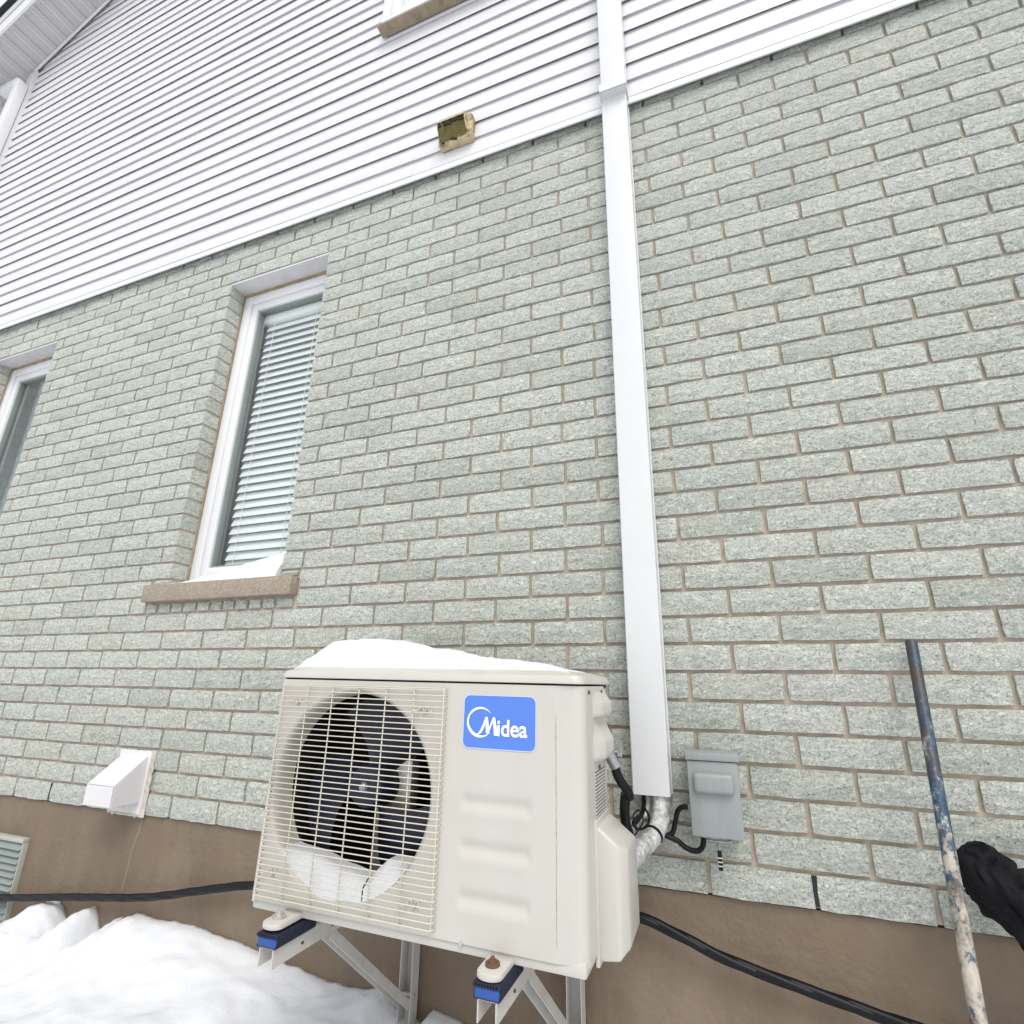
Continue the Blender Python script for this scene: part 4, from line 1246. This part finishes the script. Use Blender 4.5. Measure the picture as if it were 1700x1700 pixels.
m.box(X1_ + 0.0004, X1_ + 0.002, -0.050, -0.012, 0.055, 0.066, 0.0004)
m.build('side_louvre', MT['louvre'], dv)
m = MB()
rows = []
for i in range(30):
    t = i / 29
    x = X0_ - 0.02 + (X1_ - X0_ + 0.042) * t
    rows.append([(x, -0.001, -0.010 + 0.008 * nz(t * 12, 1)), (x, -0.010 - 0.003 * nz(t * 14, 5), 0.0 + 0.006 * nz(t * 15, 2)), (x, -0.002, 0.010)])
m.grid(rows)
rows = []
for i in range(30):
    t = i / 29
    z = -0.008 + 0.236 * t
    rows.append([(X1_ + 0.032 + 0.006 * nz(t * 12, 7), -0.001, z), (X1_ + 0.020, -0.011 - 0.003 * nz(t * 14, 9), z), (X1_ + 0.012, -0.006, z)])
m.grid(rows)
m.build('caulk', MT['old_caulk'], dv, smooth=0)

# ------------------------------------------------------------------ yellowed exhaust vent on the siding
ev = thing('exhaust_vent', (-0.84, -0.04, 2.9), 'small yellowed exhaust vent with dirty mesh on the white siding', 'vent')
EX0, EX1, EZ0, EZ1 = -0.925, -0.765, 2.895, 3.030
m = MB()
m.box(EX0, EX1 + 0.012, -0.062, -0.018, EZ0, EZ1, 0.006)
m.build('flange', MT['yellowed'], ev, 30)
m = MB()
pa = [(-0.060, EZ1 - 0.008), (-0.085, EZ1 - 0.014), (-0.104, EZ1 - 0.055), (-0.100, EZ1 - 0.070), (-0.060, EZ0 + 0.004)]
sl = [(EX0 + 0.014, y, z) for y, z in pa]; sr = [(EX1 - 0.010, y, z) for y, z in pa]
m.poly(sl); m.poly(sr[::-1])
m.poly([sl[0], sr[0], sr[1], sl[1]]); m.poly([sl[1], sr[1], sr[2], sl[2]])
hd = m.build('hood', MT['yellowed'], ev, recalc=False)
md = hd.modifiers.new('thick', 'SOLIDIFY'); md.thickness = 0.004; md.offset = -1
md = hd.modifiers.new('bev', 'BEVEL'); md.width = 0.004; md.segments = 2
m = MB()
n = 10
def sag(i, j):
    return 0.006 * nz(i * 0.9, j * 0.9, 4)
rows = []
for j in range(n + 1):
    v = j / n; r = []
    for i in range(n + 1):
        u = i / n
        x = EX0 + 0.017 + (EX1 - 0.030 - EX0) * u
        y = -0.064 + (-0.099 + 0.064) * v
        z = EZ0 + 0.006 + (EZ1 - 0.068 - EZ0 - 0.006) * v
        r.append((x, y, z + sag(i, j)))
    rows.append(r)
m.grid(rows)
m.build('mesh_screen', MT['vent_mesh'], ev, smooth=0)
m = MB()
for q in range(22):
    u = random.random()
    x = EX0 + 0.015 + (EX1 - EX0 - 0.03) * u
    y = random.choice((-0.064, -0.101, -0.099))
    z = EZ0 + (0.004 if y > -0.09 else 0.064) + random.uniform(-0.005, 0.006)
    m.box(x - 0.007, x + 0.007, y - 0.004, y + 0.004, z - 0.004, z + 0.004, 0.002)
tag(m.build('grime', MT['grime'], ev, smooth=40), kind='stuff')

# ------------------------------------------------------------------ louvred vent in the foundation
lv = thing('louvred_vent', (-2.86, 0, -0.45), 'grey slatted vent set in the tan foundation at the left edge', 'vent')
LX0, LX1, LZ0, LZ1 = -3.20, -2.705, -0.56, -0.145
m = MB()
m.box(LX0, LX1, -0.012, 0.02, LZ1 - 0.016, LZ1, 0.002)
m.box(LX1 - 0.006, LX1, -0.008, 0.02, LZ0, LZ1 - 0.0165, 0.001)
m.box(LX0, LX0 + 0.016, -0.008, 0.02, LZ0, LZ1 - 0.0165, 0.001)
m.build('frame', MT['louvre_light'], lv, 30)
m = MB(); m.box(LX0 + 0.01, LX1 - 0.005, 0.004, 0.010, LZ0, LZ1 - 0.01); m.build('backing', MT['slot'], lv)
lme = None
z = LZ1 - 0.030
while z > LZ0 + 0.02:
    if lme is None:
        m = MB(); m.prism([(LX0 + 0.014, -0.014, z - 0.012), (LX0 + 0.014, -0.011, z - 0.014), (LX0 + 0.014, 0.005, z + 0.008), (LX0 + 0.014, 0.002, z + 0.010)], (LX1 - LX0 - 0.02, 0, 0))
        o = m.build('slat', MT['louvre'], lv); lme = o.data; z00 = z
    else:
        o = bpy.data.objects.new('slat', lme); COL.objects.link(o); o.parent = lv; o.location = (0, 0, z - z00)
    z -= 0.0245

# ------------------------------------------------------------------ leaning pole
P0, P1 = Vector((0.528, -0.026, 0.612)), Vector((0.4345, -0.30, -0.033))
dirp = (P1 - P0)
po = MB()
pts = [P0 + dirp * (t / 24 * 1.55) for t in range(25)]
po.tube(pts, [0.0128 + 0.0004 * nz(i * 0.7, 3) for i in range(25)], 18)
po_o = po.build('pole', MT['pole'], None, smooth=50)
tag(po_o, 'weathered pole with flaking blue paint leaning against the brick wall on the right', 'pole')

# ------------------------------------------------------------------ bunched black cloth at the right edge
ck = MB()
rows = []
cpath = spline([(0.556, -0.050, 0.150), (0.556, -0.085, 0.140), (0.566, -0.115, 0.118), (0.596, -0.128, 0.088), (0.645, -0.138, 0.035), (0.705, -0.148, -0.035), (0.77, -0.15, -0.11)], 10)
nn = 64
for i, p in enumerate(cpath):
    t = i / (len(cpath) - 1)
    R_ = lerp_table([(0, 0.016), (0.06, 0.036), (0.2, 0.053), (0.36, 0.056), (0.46, 0.046), (0.6, 0.060), (1.0, 0.075)], t)
    r = []
    tan = (cpath[min(i + 1, len(cpath) - 1)] - cpath[max(i - 1, 0)]).normalized()
    u = tan.cross(Vector((0, 1, 0.2))).normalized(); w = tan.cross(u)
    for k in range(nn):
        th = 2 * PI * k / nn
        fold = 0.10 * math.sin(th * 3 + t * 9) - 0.14 * max(0, math.sin(th * 5 - t * 17 + 2 * nz(t * 4, th))) ** 4 + 0.22 * nz(math.cos(th) * 1.6, math.sin(th) * 1.6, t * 6) + 0.30 * abs(nz(math.cos(th) * 3, math.sin(th) * 3, t * 8)) - 0.16 * max(0, math.sin(t * 30 + th * 1.5 + 3 * nz(th, t * 3))) ** 3
        r.append(p + (u * math.cos(th) + w * math.sin(th)) * R_ * (1 + fold))
    rows.append(r)
V = ck.grid(rows, close_u=True)
ck.bm.faces.new(V[0][::-1]); ck.bm.faces.new(V[-1])
tag(ck.build('black_cloth', MT['black_cloth'], None, smooth=50), 'bunched black cloth sleeve hanging on the wall beside the pole at the right edge', 'cloth')

# ------------------------------------------------------------------ downspout at the house corner
ds = thing('downspout', (XL, -0.06, 4.0), 'white downspout with elbow at the upper left corner of the house', 'downspout')
m = MB()
m.box(XL - 0.03, XL + 0.055, -0.125, -0.055, ZB - 1.0, 5.60, 0.008)
m.build('pipe', MT['trim'], ds, 35)
m = MB()
b = [(XL - 0.03, 5.58), (XL + 0.055, 5.58), (XL + 0.050, 5.64), (XL - 0.02, 5.70), (XL - 0.30, 5.73), (XL - 0.30, 5.65), (XL - 0.06, 5.63)]
m.prism([(x, -0.126, z) for x, z in b], (0, 0.072, 0), 0.006)
m.build('elbow', MT['trim'], ds, 35)
